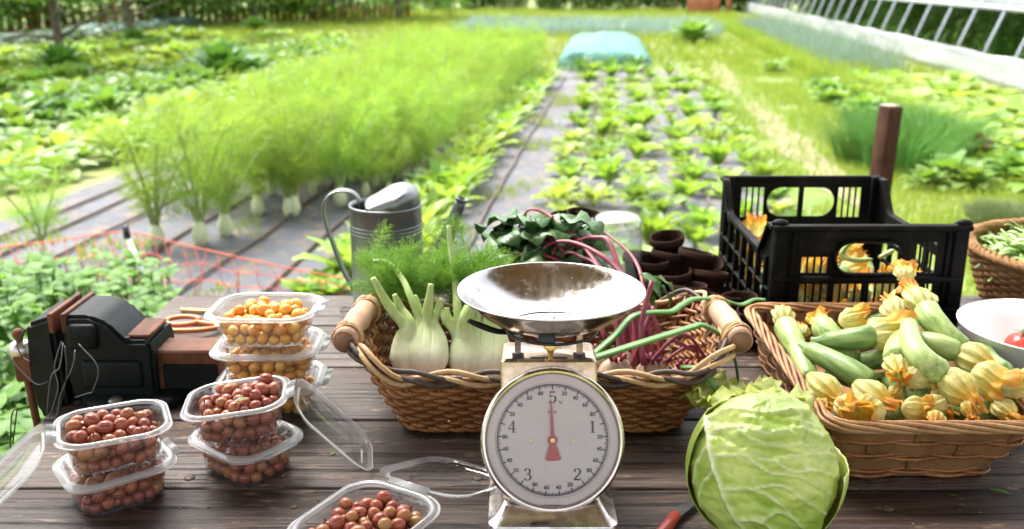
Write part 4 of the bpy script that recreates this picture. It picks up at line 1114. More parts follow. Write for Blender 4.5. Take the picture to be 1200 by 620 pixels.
def weave(fn, ns, rows, amp, r, mb, jit=.0006, per=4, seed=1, twin=False):
    """round weavers going in and out of NS stakes: FN(s, h) -> (point, outward)"""
    rr = random.Random(seed)
    for j in range(rows):
        h = (j+.5)/rows; pts = []
        for k in range(ns*per):
            s = k/(ns*per); p, o = fn(s, h); a = amp*math.cos(pi*(k/per+j))
            pts.append(p+o*a+Vector((0, 0, jit*2*mnoise.noise((k*.13, j*3.7, seed)))))
        pts.append(pts[0]); mb.tube(pts, r*rr.uniform(.85, 1.12), 5, cap=False)
def rope(mb, pts, r, n, turns, ph0=0.0, off=.7, closed=True, mats=None, per=1):
    """N strands twisted round each other along a curve"""
    k = len(pts)
    for q in range(n):
        out = []
        for i in range(k+(1 if closed else 0)):
            p = pts[i % k]; t_ = (pts[(i+1) % k]-pts[(i-1) % k]) if closed else (pts[min(i+1, k-1)]-pts[max(i-1, 0)])
            t_.normalize(); a = Vector((0, 0, 1))-t_*t_.z; a.normalize(); b = t_.cross(a)
            th = ph0+2*pi*(q/n+turns*i/k); out.append(p+(a*math.cos(th)*.75+b*math.sin(th)*1.25)*r*n*off*.6)
        mb.tube(out, r, 6, cap=not closed, m=(mats[q % len(mats)] if mats else 0))

# ---- the wicker basket behind the scale
BC = Vector((.047, 1.52, TZ))
wb = thing('wicker_basket', BC, 'long amber wicker basket with rolled bark handles holding fennel and chard', 'basket')
def bk_prof(h): return .222+.070*h, .118+.046*h, .045+.02*h
BKL = {}
def bk(s, h):
    key = round(h, 4)
    if key not in BKL: BKL[key] = even(rrect(*bk_prof(h), 8), 240)
    p = loop_at(BKL[key], s); e = max(0, (abs(p.x)/.29-.72)/.28); e = e*e*(3-2*min(1, e))
    z = .006+h*(.112+.034*min(1, e))
    q = loop_at(BKL[key], s+.002); tn = (q-p).normalized(); o = Vector((tn.y, -tn.x, 0)); 
    return Vector((p.x, p.y, z)), o
mb = MB(); weave(bk, 64, 15, .0046, .0042, mb, seed=2)
for i in range(64): mb.tube([bk(i/64, h)[0] for h in (0, .25, .5, .75, 1.0)], .0034, 5)
mb.build('weave', M_WK, wb)
mb = MB(); mb.loft([rrect(.222, .118, .045, 8, .004), rrect(.222, .118, .045, 8, .008)], cap0=True, cap1=True)
for j in range(15): mb.tube([(-.215+.43*i/60, -.108+.216*j/14, .010+.0025*math.cos(pi*(i/2+j))) for i in range(61)], .0028, 5)
mb.build('bottom', M_WK, wb)
for mt, ph, nm in ((M_WKT, 0.0, 'rim'), (M_WKD, 1.4, 'rim')):
    mb = MB()
    for zo, oo, q in ((.003, .002, 0), (-.006, .0055, .8)):
        pts = [bk(i/120, 1.0) for i in range(120)]
        line = [p+o*(oo+.0068*math.sin(ph*2.24+q+2*pi*i/120*13))+Vector((0, 0, zo+.0062*math.cos(ph*2.24+q+2*pi*i/120*13))) for i, (p, o) in enumerate(pts)]
        line.append(line[0]); mb.tube(line, .0042, 7, cap=False)
    mb.build(nm, mt, wb)
mb = MB(); pts = [bk(i/200, .04)[0]+bk(i/200, .04)[1]*.003 for i in range(200)]; rope(mb, pts, .0032, 2, 26); mb.build('foot_braid', M_WK, wb)
for sx in (-1, 1):
    hc = Vector((-.299 if sx < 0 else .303, -.035, .158))
    ax = Vector((.09 if sx < 0 else -.05, 1, 0)).normalized()
    mb = MB(); e0, e1 = hc-ax*.085, hc+ax*.085
    N = 12; mb.tube([e0.lerp(e1, i/N)+Vector((0, 0, .004*math.sin(pi*i/N))) for i in range(N+1)], [.0195+.001*math.sin(i*1.3) for i in range(N+1)], 16)
    hd = mb.build('handle', M_DOWEL, wb)
    for e, d in ((e0, -1), (e1, 1)):
        mb = MB(); mb.tube([e+ax*d*-.001, e+ax*d*.0012], .0172, 16); mb.build('cut_end', M_DOWELD, hd)
    for e in (e0+ax*.022, e1-ax*.022):
        mb = MB()
        up = Vector((0, 0, 1)); sd = ax.cross(up)
        for k in range(4):
            mb.tube([e+ax*(.0045*(k-1.5)+.003*math.sin(a+k))+(up*math.cos(a)+sd*math.sin(a))*(.0225+.0012*math.sin(3*a+k)) for a in np.linspace(0, 2*pi, 25)], .0028, 5, flat=.6)
        mb.build('binding', M_WKT, hd)
    mb = MB(); md = MB()
    for k in range(7):
        q = -.062+.124*k/6; base = Vector((sx*(.283), q-.02, .135)); top_ = hc+ax*q*1.0+Vector((sx*-.004, 0, -.002))
        (md if k % 3 == 0 else mb).tube(bez([Vector((sx*.275, q-.02, .10)), base, top_+Vector((sx*.016, 0, -.016)), top_+Vector((sx*.021, 0, .006))], 4), .0042, 6)
    mb.build('lashing', M_WKT, wb); md.build('lashing', M_WKD, wb)

# ---- the willow tray with courgettes
CC = Vector((.598, 1.475, TZ))
cb = thing('splint_basket', CC, 'tan splint basket with a braided rim full of courgettes and blossoms', 'basket')
def tb_l(h): return rrect(.108+.044*h, .216+.034*h, .022+.008*h, 8)
TBL = {}
def tbf(s, h):
    key = round(h, 4)
    if key not in TBL: TBL[key] = even(tb_l(h), 240)
    p = loop_at(TBL[key], s); q = loop_at(TBL[key], s+.002); tn = (q-p).normalized(); o = Vector((tn.y, -tn.x, 0))
    return Vector((p.x-.020*(1-h), p.y, .006+h*.096)), o
def ribbon(mb, h0, h1, ns, ph, amp, th=.0022, per=6, inset=0.0):
    n = ns*per; L = []
    for k in range(n+1):
        s = (k % n)/n; a = amp*math.cos(pi*(k/per+ph))
        p0, o = tbf(s, h0); p1, _ = tbf(s, h1); p0 = p0+o*(a-inset); p1 = p1+o*(a-inset)
        L.append([p0+o*th, p1+o*th, p1, p0])
    mb.loft(L)
NS = 22
mb = MB()
for j, (h0, h1) in enumerate(((.15, .36), (.43, .64), (.70, .90))): ribbon(mb, h0, h1, NS, j, .0042)
for i in range(NS):
    for d in (-.006, .006): mb.tube([tbf(i/NS+d*.16, h)[0] for h in (0, .3, .6, 1.0)], .0024, 5)
mb.build('splint_band', M_SPL, cb, angle=50)
mb = MB(); rr = random.Random(6)
for j, h in enumerate((.03, .085, .13, .385, .415, .66, .69)):
    pts = []
    for k in range(NS*6): s = k/(NS*6); p, o = tbf(s, h); pts.append(p+o*(.0058*math.cos(pi*(k/6+j))+.0022)+Vector((0, 0, .0035*mnoise.noise((k*.06, j*2.0, 0)))))
    pts.append(pts[0]); mb.tube(pts, .0024, 5, cap=False)
mb.build('weaver', M_WK, cb)
M_RIMT = wicker('pale_rim_willow', (.27, .13, .055), (.46, .26, .12), .45)
mb = MB()
for k in range(6):
    line = []
    for i in range(160):
        p, o = tbf(i/160, 1.0); th = 2*pi*(k/6)+2*pi*i/160*5
        line.append(p+o*(.003+.0085*math.sin(th))+Vector((0, 0, -.002+.0065*math.cos(th))))
    line.append(line[0]); mb.tube(line, .0034, 6, cap=False)
mb.build('rim', M_RIMT, cb)
mb = MB(); mb.loft([rrect(.112, .216, .022, 8, .004, (-.02, 0)), rrect(.112, .216, .022, 8, .008, (-.02, 0))], cap0=True, cap1=True); mb.build('bottom', M_SPL, cb)

# ---- round seagrass basket with beans
SC_ = Vector((1.245, 1.99, TZ))
sb = thing('seagrass_basket', SC_, 'round brown seagrass basket heaped with green beans', 'basket')
def sbf(s, h):
    r = .195+.05*h**.7; a = 2*pi*s; o = Vector((math.cos(a), math.sin(a), 0)); return o*r+Vector((0, 0, .006+.128*h)), o
mb = MB(); weave(sbf, 56, 17, .0032, .0048, mb, seed=8); mb.build('weave', M_SEA, sb)
mb = MB(); rope(mb, [sbf(i/160, 1.0)[0]+Vector((0, 0, .004)) for i in range(160)], .0065, 3, 30); mb.build('rim', M_SEA, sb)
mb = MB(); mb.lathe([(.0001, .004), (.195, .004), (.195, .01), (.0001, .01)], 40); mb.build('bottom', M_SEA, sb)
M_BEAN = [m_leaf('green_bean', (.16, .30, .06), (.30, .42, .12), .08, .4, 20, objvar=.3), m_leaf('pale_bean', (.34, .44, .16), (.45, .52, .24), .08, .4, 20)]
def bean_me(seed, mt):
    rr = random.Random(seed); L = rr.uniform(.085, .125); b = rr.uniform(-.02, .02); n = 14; mb = MB()
    pts = [Vector((L*(i/n-.5), b*(1-(2*i/n-1)**2), .004*math.sin(i))) for i in range(n+1)]
    mb.tube(pts, [.0062*min(1, .25+2.2*min(i, n-i)/n)*(1+.14*math.sin(i*2.1)) for i in range(n+1)], 8, flat=.7)
    return mb.mesh('bean_pod', mt)
ME_BEAN = [bean_me(i, M_BEAN[i % 3 == 2]) for i in range(6)]
mb = MB(); mb.tube([(0, 0, 0), (-.012, .001, .001)], [.0028, .0014], 5); ME_BST = mb.mesh('stalk', M_LET[2])
rr = random.Random(12)
for i in range(230):
    a = rr.random()*6.28; q = .215*rr.random()**.5; h = .105+.075*(1-(q/.215)**2)+rr.uniform(-.012, .012)
    q_ = Vector((q*math.cos(a), q*math.sin(a), h))
    o = link('green_bean', rr.choice(ME_BEAN), None, SC_+q_, (rr.uniform(-.4, .4), rr.uniform(-.35, .35), rr.random()*6.28)); o.scale = (rr.uniform(.9, 1.25),)*3
    tag(o, 'green bean pod in the heap of the seagrass basket', 'bean', 'beans heaped in the seagrass basket')
mb = MB(); mb.lathe([(.0001, .012), (.19, .012), (.208, .10), (.12, .14), (.0001, .16)], 30, M=Matrix.Translation(SC_))
tag(mb.build('beans_below', M_BEAN[0]), kind='stuff')

# ---- black plastic crate
t = NT('black_plastic'); v = t.coord('Object'); n = t.noise(v, 9, 6, .7); n2 = t.noise(v, 90, 4)
M_BLK = t.end(t.pbr(t.mix(t.ramp(n, [(.50, 0), (.68, .55)]), (.0022, .0022, .0024), t.mix(n2, (.02, .017, .014), (.045, .038, .03))), t.ramp(n, [(.4, .42), (.7, .8)]), normal=t.bump(n2, .12, .001), Specular_IOR_Level=.10))
CX0, CX1, CY0, CY1, CH = .503, .871, 1.785, 2.255, .247
cw = CX1-CX0; cl = CY1-CY0
cr = thing('plastic_crate', ((CX0+CX1)/2, CY0, TZ), 'black slotted plastic crate with yellow blossoms behind the courgette basket', 'crate')
def panel(outline, holes, th=.004):
    """flat panel (x, z) with holes cut through it"""
    def solid(loops, d):
        bm = bmesh.new()
        for lp in loops:
            a = [bm.verts.new((x, -d, z)) for x, z in lp]; b = [bm.verts.new((x, d, z)) for x, z in lp]; n = len(lp)
            bm.faces.new(a); bm.faces.new(b[::-1])
            for i in range(n): bm.faces.new((a[i], b[i], b[(i+1) % n], a[(i+1) % n]))
        bmesh.ops.recalc_face_normals(bm, faces=bm.faces); me = bpy.data.meshes.new('panel'); bm.to_mesh(me); bm.free(); return me
    A = link('panel', solid([outline], th/2)); B = link('cutter', solid(holes, th*2))
    md = A.modifiers.new('b', 'BOOLEAN'); md.object = B; md.operation = 'DIFFERENCE'; md.solver = 'EXACT'
    me = bpy.data.meshes.new_from_object(A.evaluated_get(bpy.context.evaluated_depsgraph_get()))
    bpy.data.objects.remove(A); bpy.data.objects.remove(B); return me
def rc(x0, x1, z0, z1): return [(x0, z0), (x1, z0), (x1, z1), (x0, z1)]
def slots(x0, x1, z0, z1, n, bar=.0035):
    w_ = (x1-x0-bar*(n-1))/n; return [rc(x0+i*(w_+bar), x0+i*(w_+bar)+w_, z0, z1) for i in range(n)]
def oval(x0, x1, z0, z1, r): return [(p.x, p.y) for p in rrect((x1-x0)/2, (z1-z0)/2, r, 6, 0, ((x0+x1)/2, (z0+z1)/2))]
w2 = cw/2
def addme(mb, me, M): mb.add([q.co.copy() for q in me.vertices], [tuple(p.vertices) for p in me.polygons], 0, M)
out = [(-w2, 0), (w2, 0), (w2, CH-.004), (w2-.004, CH), (-w2+.004, CH), (-w2, CH-.004)]
fh = slots(-w2+.055, -w2+.105, .150, .182, 4)+[oval(-w2+.120, w2-.118, .150, .212, .029)]+slots(w2-.106, w2-.055, .150, .212, 5)
fh += slots(-w2+.055, -w2+.110, .085, .128, 4)+slots(-w2+.122, -w2+.176, .085, .128, 4)+slots(-w2+.190, -w2+.244, .085, .128, 4)+slots(w2-.106, w2-.055, .085, .128, 5)
fh += slots(-w2+.055, -w2+.176, .03, .068, 8)+slots(-w2+.190, w2-.055, .03, .068, 8)
bh = slots(-w2+.042, -w2+.096, .148, .220, 4)+[oval(-w2+.104, w2-.104, .150, .220, .034)]+slots(w2-.096, w2-.042, .148, .220, 4)
bh += slots(-w2+.045, -w2+.112, .085, .130, 5)+slots(-w2+.120, -.006, .085, .130, 5)+slots(.006, w2-.120, .085, .130, 5)+slots(w2-.112, w2-.045, .085, .130, 5)
bh = [h for h in bh]
def split_bars(hs): return hs
ME_F, ME_B = panel(out, fh), panel(out, bh)
mb = MB(); addme(mb, ME_F, Matrix.Translation((0, .004, 0)))
mb.box((0, .000, CH-.006), (cw+.012, .020, .012), b=.003); mb.box((0, -.002, .139), (cw-.006, .010, .011), b=.002); mb.box((0, -.002, .076), (cw-.006, .008, .007), b=.002); mb.box((0, -.001, .012), (cw, .01, .02), b=.003)
ring = [Vector((x, -.001, z)) for x, z in oval(-w2+.118, w2-.116, .148, .214, .031)]; mb.tube(ring+[ring[0]], .004, 6, cap=False)
for sx in (-1, 1):
    mb.box((sx*(w2-.012), .006, CH/2), (.030, .020, CH+.004), b=.004); mb.box((sx*(w2-.036), -.0005, CH/2), (.006, .008, CH-.01), b=.002)
    mb.ball((sx*(w2-.008), .004, CH+.002), .011, 12, 7, sc=(1.5, 1, .7))
mb.build('front_wall', M_BLK, cr, angle=40)
mb = MB(); addme(mb, ME_B, Matrix.Translation((0, cl-.004, 0)))
mb.box((0, cl, CH-.005), (cw+.008, .016, .010), b=.003); mb.box((0, cl, .139), (cw-.006, .009, .012), b=.002); mb.box((0, cl, .012), (cw, .01, .02), b=.003)
for sx in (-1, 1): mb.box((sx*(w2-.010), cl-.005, CH/2), (.026, .018, CH), b=.004)
mb.box((.0, cl-.004, .184), (.011, .008, .075))
mb.build('back_wall', M_BLK, cr, angle=40)
SH = .176
def sprof(y):   # top edge of the side wall: high at the ends, dipping between
    d = min(y, cl-y); q = max(0, min(1, (d-.035)/.055)); return CH-.004-(CH-.004-SH)*q
so = [(0, 0)]+[(cl, 0)]+[(cl-cl*i/40, sprof(cl-cl*i/40)) for i in range(41)]
sh = []
for z0, z1 in ((.02, .058), (.068, .106), (.116, .152)):
    for k in range(6): y0 = .045+k*(cl-.09)/6; sh.append(rc(y0+.006, y0+(cl-.09)/6-.006, z0, z1))
ME_S = panel(so, sh)
for sx in (-1, 1):
    mb = MB(); addme(mb, ME_S, Matrix.Translation((sx*(w2-.003), 0, 0)) @ Matrix.Rotation(pi/2, 4, 'Z'))
    pts = [Vector((sx*w2, y, sprof(y)-.002)) for y in np.linspace(0.0, cl, 41)]
    mb.loft([[p+Vector((dx, 0, dz)) for dx, dz in ((-.009, -.004), (.007, -.004), (.007, .003), (-.009, .003))] for p in pts], cap0=True, cap1=True)
    for k in range(7): y0 = .045+k*(cl-.09)/6; mb.box((sx*(w2+.001), y0, SH/2), (.011, .007, SH-.006), b=.0015)
    for z in (.063, .111): mb.box((sx*(w2+.001), cl/2, z), (.009, cl-.03, .006), b=.0015)
    mb.build('side_wall', M_BLK, cr, angle=40)
mb = MB(); mb.box((0, cl/2, .006), (cw-.012, cl-.012, .006))
mb.build('crate_floor', M_BLK, cr)
# ---------------------------------------------------------------- vegetables
def frame_of(d, up=(0, 0, 1)):
    x = Vector(d).normalized(); y = Vector(up).cross(x); y = y.normalized() if y.length > 1e-5 else Vector((0, 1, 0)); z = x.cross(y)
    m = Matrix.Identity(3); m.col[0], m.col[1], m.col[2] = x, y, z; return m.to_4x4()
t = NT('courgette_skin'); v = t.coord('Object', (9, 60, 60)); n = t.noise(v, 1.6, 4); v2 = t.coord('Object'); sp_ = t.voro(v2, 210); nb_ = t.noise(v2, 14, 3)
c = t.mix(t.ramp(n, [(.40, 0), (.58, 1)]), (.15, .255, .05), (.39, .48, .18)); c = t.mix(t.ramp(nb_, [(.42, 0), (.7, .75)]), c, (.42, .52, .20))
c = t.mix(t.ramp(sp_, [(.12, .6), (.28, 0)]), c, (.50, .58, .33)); M_ZUC = t.end(t.pbr(c, .40, normal=t.bump(n, .16, .001), Subsurface_Weight=.05, Subsurface_Scale=.005, Specular_IOR_Level=.32))
t = NT('courgette_skin_dark'); v = t.coord('Object', (9, 60, 60)); n = t.noise(v, 1.6, 4); sp_ = t.voro(t.coord('Object'), 230)
c = t.mix(t.ramp(n, [(.36, 0), (.66, 1)]), (.085, .165, .038), (.26, .37, .12)); c = t.mix(t.ramp(sp_, [(.10, .5), (.25, 0)]), c, (.34, .45, .22)); M_ZUCD = t.end(t.pbr(c, .40, normal=t.bump(n, .16, .001), Specular_IOR_Level=.32))
M_ZSTEM = m_leaf('courgette_stalk', (.16, .28, .09), (.26, .38, .16), .05, .5, 40)
def flower_mat(name, shift):
    t = NT(name); tc = t.n('ShaderNodeTexCoord'); sx = t.n('ShaderNodeSeparateXYZ'); t.t.links.new(tc.outputs['Object'], sx.inputs[0])
    nz = t.noise(tc.outputs['Object'], 3.0, 4); f = t.math('ADD', t.math('MULTIPLY', sx.outputs[2], .36), t.math('MULTIPLY', nz, .35)); f = t.math('ADD', f, shift)
    c = t.ramp(f, [(.10, (.50, .58, .22)), (.26, (.78, .76, .42)), (.58, (.82, .74, .30)), (.76, (.82, .50, .05)), (.95, (.66, .24, .015))])
    at_ = t.n('ShaderNodeAttribute', attribute_name='rib'); c = t.mix(t.math('MULTIPLY', at_.outputs['Fac'], .7), c, (.40, .50, .14)); fn_ = t.noise(t.coord('Object', (9, 9, 1.2)), 1.5, 4); c = t.mix(t.ramp(fn_, [(.42, .35), (.62, 0)]), c, (.58, .44, .08))
    p = t.pbr(c, .55); tr = t.n('ShaderNodeBsdfTranslucent'); t.set(tr.inputs[0], c); mx = t.n('ShaderNodeMixShader'); mx.inputs[0].default_value = .45
    t.t.links.new(p, mx.inputs[1]); t.t.links.new(tr.outputs[0], mx.inputs[2]); return t.end(mx.outputs[0])
M_FLP, M_FLO = flower_mat('pale_blossom', -.19), flower_mat('orange_blossom', .10)
def flower_mesh(seed, kind):
    """ribbed closed blossom along +z, length ~2 (unit = its belly radius), frilled and twisted tip"""
    rr = random.Random(seed); mb = MB(); n = 80; k = 30; L = []; ribs = []
    prof = ((0, .34), (.10, .55), (.25, .88), (.40, 1.0), (.54, .93), (.66, .70), (.78, .44), (.88, .40), (1.0, .62 if kind else .30)) if kind < 2 else ((0, .4), (.15, .8), (.35, 1.0), (.55, .95), (.7, .95), (.85, 1.15), (1.0, 1.35))
    xs = [p[0] for p in prof]; ys_ = [p[1] for p in prof]; ln = (3.1, 2.9, 2.0)[kind]
    bend = rr.uniform(-.35, .35)
    for i in range(k+1):
        u = i/k; r0 = np.interp(u, xs, ys_); row = []
        for j in range(n):
            a = 2*pi*j/n; tw = .9*max(0, u-.55)*(1 if kind < 2 else .2)
            rib = abs(math.cos(5*(a+tw)))**10
            fr = max(0, u-.62)/.38
            pl = abs(math.cos(5*(a+tw)+pi/2))
            r = r0*(1+.06*rib*(1-fr)-.16*pl**2*(1-.5*fr)*min(1, u*3)+.035*math.cos(25*(a+tw)+seed)*min(1, u*4)+.16*mnoise.noise((math.cos(a)*1.3+seed*5, math.sin(a)*1.3, u*2.2)))+fr*fr*.55*mnoise.noise((math.cos(a)*2.4+seed, math.sin(a)*2.4, u*3))+fr*.13*math.sin(7*a+seed)
            z = ln*u+fr*.55*mnoise.noise((math.cos(a)*1.6+seed*3, math.sin(a)*1.6, 5))+fr*.22*math.cos(5*(a+tw))
            row.append(Vector((r*math.cos(a)+bend*u*u+.25*fr*math.sin(seed*2+u*5), r*math.sin(a)*.78, z))); ribs.append(rib*(1-.8*fr)*(.35+.65*min(1, u*4)))
        L.append(row)
    mb.loft(L, cap0=True); me = mb.mesh('blossom', M_FLP); at_ = me.attributes.new('rib', 'FLOAT', 'POINT'); at_.data.foreach_set('value', ribs[:len(me.vertices)]); return me
def two(me): m2 = me.copy(); m2.materials[0] = M_FLO; return m2
FLW = {}
for i in range(7): a_ = flower_mesh(i+1, (0, 1, 0, 2, 1, 2, 1)[i]); FLW[i, 0] = a_; FLW[i, 1] = two(a_)
def courgette(pts, r, label, dark=False, flower=None, stem=True, name='courgette', grp='courgettes in the splint basket', r1=None):
    """PTS: centre line from the stalk end to the blossom end; FLOWER = (kind, orange, belly radius, direction)"""
    r = r*.9 if r > .01 else r; r1 = r1*.92 if r1 else None; P = bez(pts, 8); d = (P[-1]-P[0]); o = thing(name, P[0], label, 'courgette', grp)
    M = frame_of(d); o.matrix_basis = Matrix.Translation(P[0]) @ M; inv = o.matrix_basis.inverted(); Q = [inv @ p for p in P]; n = len(Q)
    mb = MB(); r1 = r1 or r; rad_ = []
    for i in range(n):
        t_ = i/(n-1); q = r*(.80+.20*min(1, t_*1.8))+(r1-r)*t_*.6+r*.04*mnoise.noise((t_*3, r*900, 1))
        if t_ > .86: q *= math.sqrt(max(.12, 1-((t_-.86)/.155)**2))
        if t_ < .04: q *= .86
        rad_.append(q)
    mb.tube(Q, rad_, 20); mb.build('fruit', M_ZUCD if dark else M_ZUC, o)
    if stem:
        e = (Q[0]-Q[1]).normalized(); mb = MB(); sp = [Q[0]+e*(-.002), Q[0]+e*.007, Q[0]+e*.015, Q[0]+e*.024]
        rs = [r*.66, r*.46, r*.40, r*.44]; L = []
        for k, p in enumerate(sp):
            a_ = e.orthogonal().normalized(); b_ = e.cross(a_); L.append([p+(a_*math.cos(2*pi*j/20)+b_*math.sin(2*pi*j/20))*rs[k]*(1+.16*math.cos(10*pi*j/10)) for j in range(20)])
        mb.loft(L, cap1=True); mb.build('stalk', M_ZSTEM, o)
    if flower:
        k, org, fr_, fd = flower; e = (Q[-1]-Q[-2]).normalized(); fd = e if fd is None else (inv.to_3x3() @ Vector(fd)).normalized()
        f = bpy.data.objects.new('blossom', FLW[k, org]); COL.objects.link(f); f.parent = o
        q = Vector((0, 0, 1)).rotation_difference(fd).to_matrix().to_4x4()
        f.matrix_local = Matrix.Translation(Q[-1]-fd*fr_*.35) @ q @ Matrix.Rotation(k*1.1, 4, 'Z') @ Matrix.Scale(fr_, 4)
    return o
def pz(px, py, z): return at_z(px, py, z)
def dirpx(a, b): return (pz(*b)-pz(*a))
# (stalk end ... blossom end) read off the photograph, with heights above the table edge of the heap
courgette([pz(950, 446, .880), pz(936, 415, .898), pz(925, 392, .915), pz(919, 379, .922)], .0215, 'courgette lying along the left rim with its pale blossom in the back left corner', False, (2, 0, .025, dirpx((921, 385, .92), (916, 352, .935))), r1=.0225)
courgette([pz(948, 410, .912), pz(975, 423, .912), pz(1005, 440, .905), pz(1022, 452, .895)], .0215, 'dark speckled courgette lying diagonally with its stalk end bare', True, None)
courgette([pz(1000, 420, .895), pz(985, 406, .915), pz(970, 390, .930), pz(962, 380, .936)], .0225, 'stubby courgette pointing back with a small orange blossom', False, (3, 1, .016, dirpx((962, 385, .94), (955, 360, .955))))
courgette([pz(968, 400, .925), pz(990, 398, .935), pz(1010, 396, .942), pz(1024, 392, .946)], .021, 'courgette in the middle with a wide ragged orange blossom lying over others', True, (5, 1, .031, dirpx((1000, 394, .95), (1046, 390, .952))))
courgette([pz(1005, 425, .89), pz(1040, 418, .90), pz(1060, 405, .905)], .021, 'dark courgette half buried in the middle of the heap', True, None)
courgette([pz(1057, 396, .945), pz(1053, 409, .94), pz(1051, 424, .933)], .0235, 'short plump courgette facing the front with a torn yellow blossom', False, (4, 0, .024, dirpx((1050, 420, .93), (1062, 458, .92))))
courgette([pz(1066, 380, .965), pz(1068, 402, .962), pz(1084, 424, .950), pz(1108, 440, .932)], .0195, 'curved green courgette bending down to a big pale blossom at right', False, (0, 0, .0285, dirpx((1104, 430, .94), (1146, 478, .91))), r1=.024)
courgette([pz(1078, 398, .940), pz(1100, 404, .940), pz(1124, 414, .930)], .0205, 'pale courgette lying across under the curved one', False, (2, 0, .027, dirpx((1110, 405, .935), (1166, 428, .93))))
courgette([pz(1130, 408, .935), pz(1108, 391, .952), pz(1092, 374, .966), pz(1084, 360, .975)], .0215, 'long courgette at the back right topped by a fat blossom', False, (1, 0, .0275, dirpx((1083, 360, .98), (1061, 322, 1.0))), r1=.023)
courgette([pz(1062, 398, .93), pz(1058, 386, .945), pz(1050, 370, .962)], .0255, 'round ended courgette at the back under a closed blossom', False, (0, 0, .022, dirpx((1048, 366, .97), (1032, 340, .985))))
courgette([pz(1095, 440, .885), pz(1078, 452, .885), pz(1060, 462, .885)], .019, 'small courgette low in the front of the heap', False, (6, 0, .02, None))
courgette([pz(1040, 446, .88), pz(1060, 456, .89), pz(1085, 470, .895)], .019, 'green courgette tucked under the front blossoms', True, (6, 1, .020, dirpx((1085, 470, .9), (1110, 488, .895))))
courgette([pz(1130, 440, .90), pz(1150, 446, .905), pz(1166, 450, .91)], .020, 'courgette at the right end with a yellow open blossom', True, (5, 0, .026, dirpx((1166, 450, .9), (1200, 455, .9))))
# loose blossoms along the front
def blossom(p, d, k, org, r, label):
    q = Vector((0, 0, 1)).rotation_difference(Vector(d).normalized()).to_matrix().to_4x4()
    o = link('courgette_blossom', FLW[k, org]); o.matrix_basis = Matrix.Translation(p) @ q @ Matrix.Rotation(k*2.1, 4, 'Z') @ Matrix.Scale(r, 4)
    return tag(o, label, 'blossom', 'loose courgette blossoms in the basket')
blossom(pz(950, 440, .918), dirpx((950, 440, .918), (992, 478, .900)), 0, 0, .0275, 'large pale ribbed blossom lying nearest the basket corner by the cabbage')
blossom(pz(1003, 449, .916), dirpx((1003, 449, .916), (1042, 480, .902)), 2, 0, .0235, 'pale closed blossom second along the front rim')
blossom(pz(985, 470, .908), dirpx((985, 470, .908), (1005, 486, .904)), 3, 1, .024, 'shrivelled orange blossom drooping over the front rim below the pale one')
blossom(pz(1030, 476, .908), dirpx((1030, 476, .908), (1010, 488, .902)), 5, 1, .026, 'crumpled orange blossom lying on the middle of the front rim')
blossom(pz(1058, 476, .906), dirpx((1058, 476, .906), (1078, 480, .902)), 3, 1, .017, 'small browned orange blossom at the front rim centre')
blossom(pz(1068, 446, .925), dirpx((1068, 446, .925), (1085, 436, .925)), 5, 1, .023, 'rusty orange ruffled blossom against the short plump courgette')
blossom(pz(1142, 432, .935), dirpx((1142, 432, .935), (1165, 446, .925)), 5, 1, .027, 'deep orange ruffled blossom at the right of the heap')
blossom(pz(1132, 470, .912), dirpx((1132, 470, .912), (1140, 492, .898)), 4, 1, .014, 'thin orange blossom tip hanging over the rim at right')
blossom(pz(1178, 452, .915), dirpx((1178, 452, .915), (1205, 448, .91)), 0, 0, .022, 'yellow blossom at the far right end of the basket')
blossom(pz(1060, 326, .990), dirpx((1060, 328, .99), (1062, 312, 1.0)), 3, 1, .019, 'twisted orange blossom tip crowning the heap')
blossom(pz(985, 376, .950), dirpx((975, 378, .95), (1010, 372, .955)), 5, 1, .021, 'orange blossom lying along the back rim')
blossom(pz(942, 392, .915), dirpx((942, 400, .915), (940, 385, .92)), 6, 0, .013, 'small green blossom bud beside the left courgette')
blossom(pz(958, 468, .90), dirpx((958, 462, .9), (975, 480, .9)), 6, 1, .014, 'tiny yellow blossom at the front left corner')
blossom(pz(1108, 470, .905), dirpx((1118, 468, .905), (1096, 480, .9)), 2, 0, .018, 'greenish blossom in front of the right hand courgettes')
for a, lab in (((( 1165, 440, .875), (1185, 455, .875), (1200, 470, .875)), 'dark courgette deep in the right end of the splint basket'), (((1120, 480, .87), (1145, 486, .872), (1175, 480, .875)), 'courgette low along the front wall at the right'), (((990, 478, .87), (1020, 484, .87), (1060, 488, .87)), 'courgette low along the front wall at the left'), (((1150, 405, .88), (1160, 425, .885), (1180, 440, .89)), 'courgette along the right rim of the splint basket'), (((1020, 380, .875), (1040, 375, .88), (1060, 372, .88)), 'courgette low at the back wall of the splint basket'), (((985, 440, .865), (1030, 450, .865), (1070, 440, .865)), 'courgette at the bottom of the heap middle')):
    courgette([pz(*q) for q in a], .021, lab, True, None)
blossom(pz(1165, 470, .90), dirpx((1165, 470, .9), (1185, 486, .895)), 6, 0, .019, 'pale blossom in the front right corner of the splint basket')
blossom(pz(1100, 484, .905), dirpx((1100, 478, .905), (1095, 492, .9)), 4, 1, .013, 'orange blossom tip beside the big pale one at the front rim')
